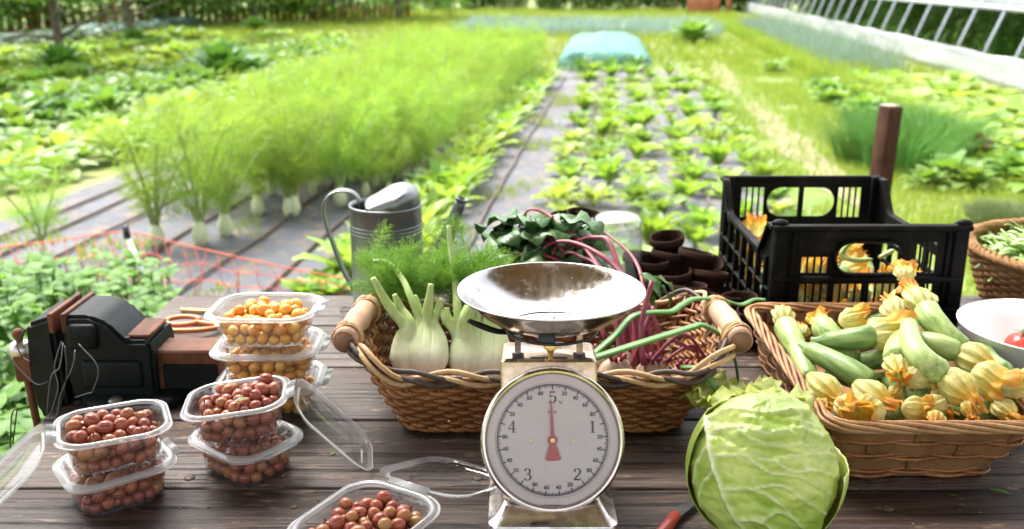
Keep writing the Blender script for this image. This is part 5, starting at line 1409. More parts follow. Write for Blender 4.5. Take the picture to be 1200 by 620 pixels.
# courgettes and blossoms in the crate
rr = random.Random(31)
for i in range(20):
    x = CX0+.05+(cw-.11)*rr.random(); y = CY0+.05+(cl-.12)*rr.random(); z = TZ+.035+.055*rr.random(); a = rr.random()*6.28
    d = Vector((math.cos(a), math.sin(a), .1))*.05; p = Vector((x, y, z))
    if not (CX0+.04 < (p+d*1.4).x < CX1-.04 and CY0+.05 < (p+d*1.4).y < CY1-.05): d = -d
    courgette([p-d*.6, p, p+d*.6], .018, 'courgette with orange blossom lying inside the black crate', i % 2 == 0, (3+i % 3, 1, .024, None), name='courgette', grp='courgettes inside the crate')
for i in range(26):
    x = CX0+.035+(.20)*rr.random()**1.2; z = TZ+.03+.125*rr.random()*(1 if x < CX0+.12 else .62)
    o = blossom(Vector((x, CY0+.028+.02*rr.random(), z)), (rr.uniform(-.4, .4), .25, rr.uniform(.4, 1)), 3+i % 4, i % 3 != 0, .021, 'orange and yellow blossom seen through the front slots of the crate'); o['group'] = 'blossoms behind the crate slots'
for i in range(16):
    o = blossom(Vector((CX0+.03+.015*rr.random(), CY0+.05+.36*rr.random(), TZ+.03+.12*rr.random())), (.1, rr.uniform(-.5, .5), 1), 3+i % 4, 1, .021, 'orange blossom seen through the left side slots of the crate'); o['group'] = 'blossoms behind the crate side slots'
yk = CY0+.10
def crs(px, py, y): return ray_y(px, py, y)
courgette([crs(1008, 278, yk), crs(993, 288, yk), crs(988, 298, yk), crs(1000, 305, yk-.01), crs(1022, 304, yk)], .0052, 'thin curled green stalk showing in the crate handle hole', False, None, stem=False, name='curled_stalk', grp='green stalks in the crate')['category'] = 'stalk'
courgette([crs(1030, 302, yk), crs(1048, 293, yk)], .0050, 'short straight green stalk at the right of the crate handle hole', False, None, stem=False, name='curled_stalk', grp='green stalks in the crate')['category'] = 'stalk'

# ---- cabbage
RC_ = Vector((.322, 1.105, TZ+.099)); RR_ = .0945
cab = thing('cabbage', RC_, 'big pale green cabbage head with bold white leaf veins', 'cabbage')
t = NT('cabbage_leaf'); v = t.coord('Object'); n = t.noise(v, 16, 5); n2 = t.noise(v, 60, 4); at_ = t.n('ShaderNodeAttribute', attribute_name='vein')
c = t.mix(t.ramp(n, [(.33, 0), (.68, 1)]), (.27, .41, .045), (.60, .68, .20)); c = t.mix(t.ramp(n2, [(.5, 0), (.75, .4)]), c, (.24, .37, .08))
br_ = t.noise(v, 7, 6, .7); c = t.mix(t.ramp(br_, [(.66, 0), (.76, .6)]), c, (.42, .36, .17))
c = t.mix(at_.outputs['Fac'], c, (.78, .80, .56))
M_CAB = t.end(t.pbr(c, .36, normal=t.bump(t.mix(.5, n2, n), .5, .005), Subsurface_Weight=.06, Subsurface_Scale=.01))
view = Vector((RC_.x, RC_.y, RC_.z-CAM_Z)).normalized(); rx = view.cross(Vector((0, 0, 1))).normalized(); ry = rx.cross(view)
VE = [([(-.80, .52), (-.70, .20), (-.60, -.10), (-.40, -.50), (-.12, -.86), (0, -1)], .055, 1.0)]
for pl_ in ([(-.64, .05), (-.25, .12), (.10, .10), (.45, .22), (.80, .30)], [(-.74, .33), (-.40, .44), (.0, .40), (.40, .52), (.70, .48)], [(-.50, -.33), (-.15, -.27), (.15, -.36), (.45, -.60), (.70, -.78)],
            [(-.30, -.66), (0, -.62), (.25, -.80), (.4, -.95)], [(-.78, .50), (-.45, .66), (-.05, .66), (.3, .74)], [(-.25, .12), (.05, -.05), (.40, -.06), (.85, -.20)], [(-.40, .44), (-.15, .30), (.25, .30), (.6, .36)],
            [(.10, .10), (.30, .0), (.6, .05), (.9, .02)], [(-.15, -.27), (.2, -.18), (.5, -.32), (.8, -.45)], [(0, -.62), (.2, -.5), (.45, -.58)], [(-.7, .2), (-.86, -.05), (-.9, -.3)], [(-.6, -.1), (-.78, -.35), (-.76, -.6)]):
    VE.append((pl_, .028, .75))
SEG = []
for pl_, wd, hg in VE:
    P = bez([(x, y, 0) for x, y in pl_], 5)
    for i in range(len(P)-1): SEG.append((P[i].x, P[i].y, P[i+1].x, P[i+1].y, wd*(1-.5*i/len(P)), hg*(1-.45*i/len(P))))
SEG = np.array(SEG)
def cab_fn(d, store=[]):
    x, y, zf = d.dot(rx), d.dot(ry), -d.dot(view)
    a = math.atan2(math.hypot(x, y), zf)/(pi/2); h_ = math.hypot(x, y)+1e-9; X, Y = x/h_*min(1.15, math.sin(min(a, 1)*pi/2)*1.0+max(0, a-1)), y/h_*min(1.15, math.sin(min(a, 1)*pi/2)+max(0, a-1))
    ax_, ay_, bx, by, wd, hg = SEG.T
    L2 = (bx-ax_)**2+(by-ay_)**2; tt = np.clip(((X-ax_)*(bx-ax_)+(Y-ay_)*(by-ay_))/L2, 0, 1); D = np.hypot(X-ax_-tt*(bx-ax_), Y-ay_-tt*(by-ay_))
    rid = np.max(hg*np.exp(-(D/(wd*.55))**2)); val = np.max(hg*np.exp(-(D/(wd*2.2))**2))
    if zf < -.05: rid *= max(0, 1+ (zf+.05)*4); val *= max(0, 1+(zf+.05)*4)
    w1 = mnoise.noise(d*3.2); w2_ = mnoise.noise((X*3, Y*11, 4)); w3 = mnoise.noise(d*14)
    # overlapping leaf edges
    e1 = 1/(1+math.exp(-((X-.62)+.18*math.sin(Y*3)+.05*mnoise.noise((X*5, Y*5, 1)))/.012)); e2 = 1/(1+math.exp(-((Y+.3*X-.70)+.05*mnoise.noise((X*6, 3, 0)))/.014)) if zf > 0 else 0
    store.append(min(1, rid*.9))
    return 1+.045*rid+.024*val+.026*w1+.018*w2_+.012*w3+.030*(1-2.2*abs(mnoise.noise((X*1.6+.5*Y, Y*5.5+.8*X, 11))))*max(0, zf)+.022*mnoise.noise((X*9+Y*4, Y*17, 2))*max(0, zf)+.007*mnoise.noise(d*30)-.05*e1*(zf > -.2)-.0*e2
vs_ = []
mb = MB(); mb.ball((0, 0, 0), RR_, 220, 120, fn=lambda d: cab_fn(d, vs_), sc=(.99, .99, 1.04))
o = mb.build('head', M_CAB, cab); at_ = o.data.attributes.new('vein', 'FLOAT', 'POINT'); at_.data.foreach_set('value', vs_)
# outer leaf wrapped round the right hand side and the back
def shell(az0, az1, el0, el1, off, seed):
    mb = MB(); vv = []
    def f(a, b):
        az = az0+(az1-az0)*a; el = el0+(el1-el0)*b; d = Vector((math.cos(el)*math.cos(az), math.cos(el)*math.sin(az), math.sin(el)))
        edge = max(0, abs(b-.35)*2-.9)+max(0, abs(a-.5)*2-.75); vn = max(math.exp(-((a-.5)/.03)**2), .7*math.exp(-((abs(a-.5)-.28*(b-.2))/.03)**2)*(b > .2)); vv.append(vn)
        return d*RR_*(1.045+off+.02*mnoise.noise((a*4+seed, b*4, 0))+.10*edge*edge+.03*edge*math.sin(a*30+seed)+.02*vn)
    mb.grid(f, 46, 40); o = mb.build('outer_leaf', M_CAB, cab); at_ = o.data.attributes.new('vein', 'FLOAT', 'POINT'); at_.data.foreach_set('value', vv); o.modifiers.new('t', 'SOLIDIFY').thickness = .0012
shell(rad(40), rad(185), rad(-70), rad(38), .012, 3); shell(rad(-40), rad(60), rad(-75), rad(10), .006, 9)
# pale frilly leaves behind the cabbage
M_FRILL = m_leaf('frilly_leaf', (.34, .52, .07), (.66, .74, .26), .45, .45, 40)
fr_ = thing('frilly_lettuce', tuple(at_z(872, 540, TZ)), 'small frilly pale lettuce lying behind the big cabbage', 'lettuce')
mb = MB(); rr = random.Random(5)
for i in range(44):
    a = rr.uniform(.1, 3.1); leaf(mb, (rr.uniform(-.055, .045), rr.uniform(-.02, .03), .02+.075*rr.random()), a if i % 2 else rr.random()*6.28, rr.uniform(.3, 1.2), rr.uniform(.05, .085), rr.uniform(.03, .05), 1.2, 8, .2, .3, .16, 0, rr)
mb.build('leaf_ruffle', M_FRILL, fr_)
mb = MB(); mb.lathe([(.0001, 0), (.026, .002), (.03, .02), (.018, .04), (.0001, .042)], 16); mb.build('heart', M_FBULB, fr_)
for k, (dx, dz) in enumerate(((.052, .05), (.072, .035))):
    mb = MB(); leaf(mb, (.01, 0, .075), rad(8-20*k), .35-.25*k, .085, .034, .35, 6, .1, .5, .03, 0, rr); mb.build('loose_leaf', M_FRILL, fr_)

# ---- fennel lying in the wicker basket
M_FB2 = m_leaf('fennel_flesh', (.60, .68, .40), (.80, .82, .66), .15, .35, 18, objvar=.05)
M_FST2 = m_leaf('fennel_stem', (.30, .46, .13), (.48, .60, .27), .12, .38, 18, objvar=.05)
M_FR2 = m_leaf('fennel_feather', (.09, .23, .022), (.20, .35, .05), .4, .5, 12, objvar=.1)
def fennel_bulb(loc, ax, r, label, stems, seed, fr=()):
    rr = random.Random(seed); o = thing('fennel', loc, label, 'fennel', 'cut fennel in the wicker basket')
    A = Vector(ax).normalized(); inv = Vector(loc); toc = Vector((0, -1, .35)).normalized(); toc = (toc-A*toc.dot(A)).normalized(); sdv = A.cross(toc)
    H = r*2.65
    mb = MB(); L = []
    for i in range(13):
        u = i/12; w_ = r*np.interp(u, (0, .1, .35, .65, 1), (.62, .95, .90, .58, .30)); c = A*(H*u)
        L.append([c+sdv*(w_*math.cos(2*pi*j/24))+toc*(w_*.62*math.sin(2*pi*j/24)) for j in range(24)])
    mb.loft(L, cap0=True, cap1=True); mb.build('bulb_core', M_FB2, o)
    ns = len(stems)
    order = sorted(range(ns), key=lambda i: -abs((Vector(stems[i][0][-1])-inv).dot(sdv)))
    for q, i in enumerate(order):
        pts, r0 = stems[i]; P = [Vector(p)-inv for p in pts]; lat = max(-1, min(1, (P[0].dot(sdv))/(r*.55)))
        path = bez([A*(.01*r)+sdv*(lat*r*.30)+toc*r*.10, A*(H*.30)+sdv*(lat*r*.62)+toc*(r*(.30+.10*q/ns)), A*(H*.62)+sdv*(lat*r*.72)+toc*(r*(.26+.06*q/ns)), P[0].lerp(A*(H*.95)+sdv*lat*r*.42+toc*r*.1, .35)]+P[1:], 7)
        n = len(path); wd = []; th = []
        s0 = 0; lens = [0]
        for k in range(1, n): s0 += (path[k]-path[k-1]).length; lens.append(s0)
        mb = MB(); L = []
        for k in range(n):
            u = lens[k]/(H*1.05); w_ = np.interp(u, (0, .12, .38, .7, 1.0, 1.3), (r*.30, r*.50, r*.62, r*.42, r0*1.25, r0)); h_ = np.interp(u, (0, .15, .4, .8, 1.0, 1.3), (r*.18, r*.30, r*.34, r*.28, r0*1.2, r0*.9))
            if u > 1.3: f = 1-.42*(lens[k]-H*1.36)/max(1e-6, s0-H*1.36+1e-6); w_ *= f; h_ *= f
            tn = (path[min(k+1, n-1)]-path[max(0, k-1)]).normalized(); b_ = (toc-tn*toc.dot(tn)).normalized(); a_ = tn.cross(b_)
            L.append([path[k]+a_*(w_*math.cos(t_))*(1+.012*math.cos(11*t_+q)*(u < 1.2))+b_*(h_*math.sin(t_))*(1+.014*math.cos(11*t_+q)*(u < 1.2)) for t_ in [2*pi*j/44 for j in range(44)]])
        mb.loft(L, cap0=True, cap1=True); mb.build('stalk', M_FB3, o)
    if fr:
        mb = MB()
        for p0, p1, nn, ln in fr: frond(mb, Vector(p0)-inv, Vector(p1)-inv, nn, ln, .0010, sag=.5)
        mb.build('frond', M_FR2, o, smooth=False)
    return o
# one material from white bulb to green stalk end: the colour follows the height on the plant
t = NT('fennel_sheath'); tc = t.n('ShaderNodeTexCoord'); sx = t.n('ShaderNodeSeparateXYZ'); t.t.links.new(tc.outputs['Object'], sx.inputs[0]); n = t.noise(t.coord('Object', (60, 60, 6)), 1.6, 4)
f = t.math('ADD', t.math('MULTIPLY', sx.outputs[2], 8.5), t.math('MULTIPLY', n, .34)); c = t.ramp(f, [(.40, (.86, .87, .74)), (.72, (.70, .77, .48)), (1.0, (.38, .52, .17))]); c = t.mix(t.ramp(n, [(.42, .5), (.56, 0)]), c, (.52, .62, .30))
M_FB3 = t.end(t.pbr(c, .38, normal=t.bump(n, .3, .002), Subsurface_Weight=.1, Subsurface_Scale=.006))
R = random.Random(41)
y0 = 1.47
def ry_(px, py, y): return ray_y(px, py, y)
frs = []
for i in range(96):
    px = R.uniform(418, 600); py = 345-60*R.random()**.9; y = R.uniform(1.55, 1.85)
    top_lim = 283+.0*px+18*abs((px-505)/95)**1.5
    py = max(py, top_lim)
    p0 = ry_(px*.6+500*.4, py*.3+350*.7, 1.56); p1 = ry_(px, py, y); frs.append((p0, p1, 120, .036))
for a, b in (((438, 300), (452, 265)), ((470, 300), (520, 262)), ((520, 300), (530, 255)), ((545, 300), (540, 262)), ((460, 320), (412, 335)), ((560, 320), (600, 308)), ((575, 330), (606, 322)), ((480, 320), (425, 300))):
    frs.append((ry_(*a, 1.6), ry_(*b, 1.66), 130, .032))
b1, b2 = ry_(490, 446, y0), ry_(562, 450, y0+.01)
fennel_bulb(b1, ry_(499, 330, y0+.09)-b1, .038, 'fennel bulb at the left of the wicker basket with stalks standing up', [
    ([ry_(472, 385, y0+.03), ry_(458, 362, y0+.04), ry_(437, 326, y0+.03)], .0078), ([ry_(478, 378, y0+.03), ry_(470, 362, y0+.05), ry_(462, 345, y0+.05)], .0066), ([ry_(490, 372, y0+.05), ry_(482, 350, y0+.06), ry_(471, 326, y0+.09), ry_(455, 308, y0+.13), ry_(438, 306, y0+.15)], .006),
    ([ry_(500, 375, y0+.05), ry_(503, 352, y0+.05), ry_(505, 333, y0+.05)], .0078), ([ry_(476, 384, y0+.04), ry_(466, 368, y0+.05), ry_(452, 350, y0+.06)], .0066), ([ry_(494, 376, y0+.05), ry_(490, 362, y0+.06), ry_(486, 346, y0+.07)], .0062), ([ry_(510, 378, y0+.05), ry_(514, 362, y0+.06), ry_(517, 350, y0+.06)], .0066)], 3, frs[:60])
fennel_bulb(b2, ry_(565, 345, y0+.09)-b2, .041, 'fennel bulb under the left of the weighing bowl', [
    ([ry_(532, 388, y0+.04), ry_(536, 360, y0+.06), ry_(533, 325, y0+.10), ry_(528, 292, y0+.13), ry_(526, 264, y0+.14)], .0066), ([ry_(541, 392, y0+.03), ry_(545, 372, y0+.04), ry_(550, 360, y0+.05)], .008), ([ry_(528, 392, y0+.04), ry_(524, 374, y0+.05), ry_(521, 362, y0+.06)], .0078), ([ry_(582, 390, y0+.05), ry_(588, 372, y0+.06), ry_(592, 360, y0+.06)], .0066), ([ry_(548, 388, y0+.05), ry_(552, 370, y0+.06), ry_(556, 352, y0+.07)], .0062), ([ry_(572, 385, y0+.05), ry_(575, 362, y0+.07), ry_(574, 352, y0+.08)], .007), ([ry_(556, 385, y0+.05), ry_(560, 362, y0+.07), ry_(562, 345, y0+.09)], .007)], 5, frs[60:])
# ---- beets / chard with magenta stems
M_MAG = m_leaf('magenta_stem', (.16, .016, .036), (.30, .055, .085), .06, .45, 30, objvar=.2)
t_cl = NT('chard_leaf'); v = t_cl.coord('Object'); n = t_cl.noise(v, 22, 5); vn = t_cl.voro(v, 40, 'DISTANCE_TO_EDGE')
c = t_cl.mix(t_cl.ramp(n, [(.35, 0), (.7, 1)]), (.028, .085, .02), (.085, .18, .055)); c = t_cl.mix(t_cl.ramp(vn, [(.0, .35), (.06, 0)]), c, (.22, .28, .16))
p = t_cl.pbr(c, .38, normal=t_cl.bump(n, .4, .003)); tr = t_cl.n('ShaderNodeBsdfTranslucent'); tr.inputs[0].default_value = (.12, .26, .04, 1); mx = t_cl.n('ShaderNodeMixShader'); mx.inputs[0].default_value = .2
t_cl.t.links.new(p, mx.inputs[1]); t_cl.t.links.new(tr.outputs[0], mx.inputs[2]); M_CHD = t_cl.end(mx.outputs[0])
ya = 1.70
CH_ = [([(745, 425, 1.50), (738, 365, 1.56), (716, 288, 1.66), (698, 278, 1.69), (678, 282, 1.72), (655, 300, 1.76)], .0062),
       ([(752, 430, 1.50), (745, 350, 1.56), (723, 315, 1.62), (696, 294, 1.66), (667, 283, 1.70), (644, 286, 1.72), (631, 299, 1.73)], .0066),
       ([(728, 420, 1.50), (715, 345, 1.58), (700, 311, 1.64), (681, 301, 1.68), (666, 296, 1.70), (648, 306, 1.74)], .0055),
       ([(735, 420, 1.52), (722, 340, 1.60), (700, 310, 1.66), (673, 276, 1.74), (644, 253, 1.80), (620, 246, 1.82), (606, 270, 1.84)], .0060),
       ([(710, 400, 1.55), (690, 340, 1.62), (655, 306, 1.70), (630, 298, 1.72), (615, 297, 1.73), (602, 305, 1.74)], .0052),
       ([(765, 425, 1.50), (757, 350, 1.57), (742, 302, 1.66), (705, 270, 1.74), (690, 262, 1.78)], .0050)]
LS = random.Random(8)
for k, (pp, r_) in enumerate(CH_):
    P = [ry_(px, py, y) for px, py, y in pp]; base = P[0]
    o = thing('beet_leaf', base, ('arching magenta beet stem passing nearest the glass jar', 'second magenta beet stem in a wide arch over the basket back', 'short arched magenta beet stem just behind the bowl rim', 'tallest beet stem bent over at the top left of the bunch', 'lowest beet stem at the left drooping towards the fennel fronds', 'beet stem leaning on the glass jar')[k], 'beet leaf', 'beet leaves in the wicker basket')
    Q = bez([p-base for p in P], 8); n = len(Q); mb = MB(); mb.tube(Q, [r_*.92*(1-.5*i/n)*(1+.16*mnoise.noise((i*.22, k*3.1, 0))) for i in range(n)], 10, flat=.7); mb.build('stem', M_MAG, o)
    mb = MB()
    # crumpled blade hanging from the end of the stem
    e = Q[-1]; d = (Q[-1]-Q[-5]).normalized()
    for q in range(3 if k not in (0, 5) else 1):
        ln = LS.uniform(.10, .15)*(1 if k not in (0, 5) else .5); wd = LS.uniform(.06, .095)*(1 if k not in (0, 5) else .4); az = math.atan2(d.y, d.x)+LS.uniform(-.9, .9); st_ = Q[-1-3*q]
        leaf(mb, st_, az, LS.uniform(-.5, .2), ln, wd, 1.1, 9, .05, LS.uniform(-.5, .3), .13, 0, LS)
    mb.build('blade', M_CHD, o).modifiers.new('t', 'SOLIDIFY').thickness = .0008
cb2 = thing('beet_greens', ry_(650, 320, 1.78), 'heap of dark crumpled beet leaves between fennel fronds and glass jar', 'beet leaves')
mb = MB()
for i in range(58):
    p = ry_(LS.uniform(600, 684), LS.uniform(258, 330), LS.uniform(1.72, 1.86))-cb2.location
    leaf(mb, p, LS.random()*6.28, LS.uniform(-.4, .7), LS.uniform(.07, .125), LS.uniform(.045, .08), LS.uniform(.8, 2.0), 10, .05, LS.uniform(-.7, .5), .19, 0, LS)
mb.build('leaf_heap', M_CHD, cb2).modifiers.new('t', 'SOLIDIFY').thickness = .0008
mb = MB()
for i in range(6):
    a, b = ry_(LS.uniform(640, 690), LS.uniform(290, 320), 1.72)-cb2.location, ry_(LS.uniform(615, 660), LS.uniform(265, 300), 1.78)-cb2.location
    mb.tube(bez([a, a.lerp(b, .5)+Vector((0, 0, .02)), b], 6), .003, 8)
mb.build('leaf_rib', M_MAG, cb2)
sm = thing('beet_stalk_bundle', ry_(745, 425, 1.5), 'bundle of thin magenta beet stalks upright in the right of the basket', 'beet stalks')
for i in range(13):
    x = LS.uniform(722, 768); y = LS.uniform(1.44, 1.58)
    a = ry_(x+LS.uniform(-8, 8), 428, y)-sm.location; b = ry_(x+LS.uniform(-14, 10), LS.uniform(322, 385), y+.05)-sm.location
    mb = MB(); mb.tube(bez([a, a.lerp(b, .5)+Vector((LS.uniform(-.01, .01), 0, 0)), b], 5), LS.uniform(.0026, .0052), 8); mb.build('stalk', M_MAG, sm)
for a, b, c_ in (((760, 425), (800, 392), (828, 420)), ((765, 428), (785, 400), (815, 412)), ((770, 430), (810, 405), (822, 432)), ((740, 428), (752, 402), (775, 395))):
    mb = MB(); mb.tube(bez([ry_(*a, 1.47)-sm.location, ry_(*b, 1.48)-sm.location, ry_(*c_, 1.47)-sm.location], 8), .0028, 8); mb.build('stalk', M_MAG, sm)
mb = MB()
for i in range(7): leaf(mb, ry_(LS.uniform(748, 772), LS.uniform(312, 345), 1.6)-sm.location, LS.uniform(-1, 1), LS.uniform(-.9, .3), .06, .02, 1.2, 8, .1, .4, .15, 0, LS)
mb.build('young_leaf', M_CHD, sm)
M_ROOT = m_plain('earthy_root', (.40, .27, .19), .8, var=.45, scale=60, bump=.5, dist=.002)
for k, (px, py, y, r_, lab) in enumerate(((722, 440, 1.46, .030, 'earthy beetroot nearest the scale in the wicker basket'), (765, 442, 1.47, .030, 'earthy beetroot in the middle of the basket right half'), (742, 425, 1.53, .028, 'earthy beetroot behind the other two'), (800, 446, 1.48, .026, 'small earthy beetroot nearest the basket right end'), (700, 430, 1.55, .03, 'beetroot half hidden under the bowl'), (680, 450, 1.48, .03, 'beetroot hidden behind the scale housing'))):
    p = ry_(px, py, y); o = thing('beetroot', p, lab, 'beetroot', 'beetroots in the wicker basket'); mb = MB(); mb.ball((0, 0, 0), r_, 20, 13, fn=lambda d: 1+.08*mnoise.noise(d*3)); mb.tube([(0, 0, -r_*.9), (.004, 0, -r_*1.3)], [.006, .002], 6); mb.build('root', M_ROOT, o)
    mb = MB()
    for i in range(7): a = i*.9; mb.tube([(.008*math.cos(a), .008*math.sin(a), r_*.9), (.014*math.cos(a), .014*math.sin(a), r_*1.25)], .0035, 6)
    mb.build('crown_stub', M_MAG, o)
# ---- spring onion leaves
M_ONI = m_leaf('onion_leaf', (.05, .155, .022), (.115, .25, .045), .10, .42, 26, objvar=.12)
for k, (pp, r_, lab) in enumerate((
    ([(692, 418, 1.44), (720, 394, 1.46), (741, 371, 1.48), (765, 366, 1.49), (787, 365, 1.50), (800, 357, 1.52), (815, 350, 1.54), (845, 351, 1.56), (868, 357, 1.58), (884, 351, 1.60), (897, 351, 1.60)], .0068, 'upper spring onion leaf running from the scale across to the courgette basket'),
    ([(694, 420, 1.40), (757, 400, 1.42), (809, 384, 1.44), (824, 381, 1.445), (842, 391, 1.45), (855, 404, 1.45), (862, 425, 1.45), (865, 445, 1.45)], .0082, 'thick spring onion leaf rising across the basket and folding over the right handle'),
    ([(800, 430, 1.40), (821, 432, 1.375), (833, 447, 1.350), (843, 462, 1.345)], .0062, 'short spring onion leaf hanging over the front rim of the wicker basket'))):
    P = [ry_(*q) for q in pp]; o = thing('spring_onion', P[0], lab, 'spring onion', 'spring onion leaves over the wicker basket')
    Q = bez([p-P[0] for p in P], 6); n = len(Q); mb = MB(); mb.tube(Q, [r_*1.18*(1-.6*(i/n)**2)*(1+.09*mnoise.noise((i*.16, k*3.1, 0))) for i in range(n)], 12, flat=.42); mb.build('leaf_tube', M_ONI, o)
# ---------------------------------------------------------------- the other things on and round the table
# watering can
M_ZINC = m_plain('weathered_zinc', (.20, .21, .215), .40, .8, var=.22, scale=14, bump=.05)
wc = thing('watering_can', (-.268, 2.0, TZ), 'old grey zinc watering can with a half hood and broad strap handle', 'watering can')
RW, HW = .0755, .236
mb = MB(); mb.lathe([(.0001, .002), (.081, .002), (.0815, .006), (.0775, .012), (RW+.001, HW-.05), (RW, HW-.004), (RW+.0028, HW-.002), (RW+.0028, HW+.002), (RW-.001, HW+.003), (RW-.002, HW-.01), (.075, .02), (.0001, .006)], 48)
for z in (HW-.040, HW-.048, HW-.056): mb.lathe([(RW+.0008, z-.0022), (RW+.0028, z), (RW+.0008, z+.0022)], 48)
mb.build('can_body', M_ZINC, wc)
mb = MB()
L = []
for i in range(19):
    t_ = i/18; row = []
    for j in range(25):
        q = -1+2*j/24; y = RW*.99*q*math.cos(.0); xr = math.sqrt(max(0, RW*RW-y*y)); xe = max(-xr, -.030-.012*(1-q*q))
        x = xr+(xe-xr)*t_; u = (x+.042)/(RW+.042)                     # 0 at the opening edge, 1 at the far rim
        pf = .16+.84*math.sin(min(1, u/.66)*pi/2)**1.3 if u < .66 else math.sqrt(max(0, 1-((u-.66)/.34)**2))
        row.append(Vector((x, y, HW+.002+.044*pf*max(0, 1-q*q)**.5*(1-(0 if xr > 0 else 0))*min(1, (xr-x)/.006+.0 if t_ < .3 else 1))))
    L.append(row)
mb.loft(L, wrap=False); o = mb.build('hood', M_ZINC, wc); o.modifiers.new('t', 'SOLIDIFY').thickness = .0012
wy = 2.0
hp = [ry_(424, 246, wy), ry_(420, 232, wy), ry_(410, 224, wy), ry_(396, 223, wy), ry_(384, 230, wy), ry_(379, 243, wy), ry_(382, 262, wy), ry_(391, 288, wy), ry_(402, 316, wy), ry_(414, 338, wy)]
P = bez([p-wc.location for p in hp], 5); mb = MB(); L = []
for i, p in enumerate(P):
    tn = (P[min(i+1, len(P)-1)]-P[max(0, i-1)]).normalized(); nrm = tn.cross(Vector((0, 1, 0))).normalized()
    L.append([p+nrm*a+Vector((0, b, 0)) for a, b in ((-.0012, -.0135), (.0006, -.0145), (.0030, -.012), (.0015, 0), (.0030, .012), (.0006, .0145), (-.0012, .0135), (-.0024, 0))])
mb.loft(L, cap0=True, cap1=True); mb.build('handle', M_ZINC, wc)
P = [ry_(490, 345, wy)-wc.location, ry_(512, 305, wy)-wc.location, ry_(527, 270, wy)-wc.location, ry_(541, 234, wy)-wc.location]
Q = bez(P, 5); mb = MB(); n = len(Q); mb.tube(Q, [.026-.015*(i/(n-1)) for i in range(n)], 20, cap=False); mb.tube([Q[-1]-(Q[-1]-Q[-2]).normalized()*.004, Q[-1]+(Q[-1]-Q[-2]).normalized()*.003], .0132, 20, cap=False)
o = mb.build('spout', m_plain('darkened_zinc', (.12, .13, .13), .42, .75, var=.3, scale=14), wc); o.modifiers.new('t', 'SOLIDIFY').thickness = .0012
# upturned jar
M_JAR = clear('jar_glass', 1.75, .03, .04, (.95, .97, .96))
jb = Vector((.228, 2.03, TZ)); HJ = .205
jr = thing('glass_jar', jb, 'empty glass preserving jar standing upside down between beet leaves and peat pots', 'jar')
def prof_off(d): return [(.0001, HJ-d-.004), (.03, HJ-d-.004), (.042-d, HJ-d), (.050-d, HJ-.004-d), (.0545-d, HJ-.014), (.0555-d, HJ-.03), (.0555-d, .048), (.052-d, .034), (.044-d, .024), (.042-d, .018), (.042-d, .004), (.0425-d, .002)]
mb = MB(); mb.lathe(prof_off(0), 48); a = prof_off(.003); mb.lathe(a[::-1], 48)
for z in (.006, .013): mb.lathe([(.0425, z-.002), (.044, z), (.0425, z+.002)], 48)
mb.build('glass', M_JAR, jr)
# peat pots
M_POT = m_plain('dark_peat', (.026, .012, .008), .9, var=.55, scale=35, bump=.6, dist=.003, Specular_IOR_Level=.1)
mb = MB(); mb.lathe([(.0001, .001), (.024, .001), (.0255, .004), (.0345, .050), (.0385, .051), (.039, .056), (.0385, .0665), (.036, .067), (.0345, .064), (.0325, .052), (.0235, .006), (.0001, .005)], 36)
for i in range(4): pass
vs2 = [(x*(1+.02*mnoise.noise((x*40, y*40, z*40))), y*(1+.02*mnoise.noise((x*40, y*40, z*40+5))), z+.0015*mnoise.noise((x*60, y*60, z*9))) for x, y, z in mb.v]; mb.v = vs2
ME_POT = mb.mesh('peat_pot', M_POT)
PL = [(770, 292, 2.06, .35, .5, 'upright'), (803, 288, 2.00, -.15, .25, 'topmost tilted'), (775, 306, 1.99, .1, -.1, 'brown')]
def pot(p, rx_, ry2, label, s=1.0, grp='dark peat pots piled beside the crate'):
    o = link('peat_pot', ME_POT, None, p, (rx_, ry2, 0)); o.scale = (s,)*3; return tag(o, label, 'plant pot', grp)
for px, py, y, a, b, lab in ((785, 292, 2.08, .1, -.15, 'peat pot at the back of the pile just right of the jar'), (809, 312, 2.00, -.12, .22, 'peat pot with round open mouth topping the pile'), (780, 312, 2.02, -.1, .12, 'peat pot leaning in the upper left of the pile'), (762, 320, 2.00, .05, 0, 'peat pot seen beside the jar at the left of the pile'), (748, 315, 2.07, 0, .05, 'peat pot standing behind the glass jar'),
    (828, 336, 1.96, -.2, .15, 'peat pot low at the right of the pile lying tilted'), (792, 334, 1.97, .05, -.1, 'peat pot in the middle of the pile under the open one'), (805, 352, 1.90, -.1, .05, 'peat pot at the front of the pile behind the basket handle'), (842, 362, 1.90, -.1, .2, 'peat pot at the foot of the pile near the crate'), (868, 366, 1.86, 0, -.1, 'peat pot against the left front corner of the crate'), (880, 388, 1.80, .1, .1, 'peat pot between basket handle and splint basket'), (858, 396, 1.80, -.1, 0, 'peat pot nearest the right basket handle'),
    (770, 340, 1.98, 0, 0, 'peat pot at the bottom left of the pile'), (822, 318, 2.08, .3, .1, 'peat pot lying at the back of the pile')):
    p = ray_y(px, py, y); p.z = max(TZ+.002, p.z-.033); pot(p, a, b, lab)
for k in range(8):
    z = TZ+.001+k*.019; x, y = .119+.002*math.sin(k*2), 2.062+.002*math.cos(k*3)
    pot(Vector((x, y, z)), .02*math.sin(k), .02*math.cos(k), 'topmost pot of the nested stack behind the beet leaves' if k == 7 else 'peat pot nested in the stack behind the beet leaves', 1.0, 'nested stack of peat pots')
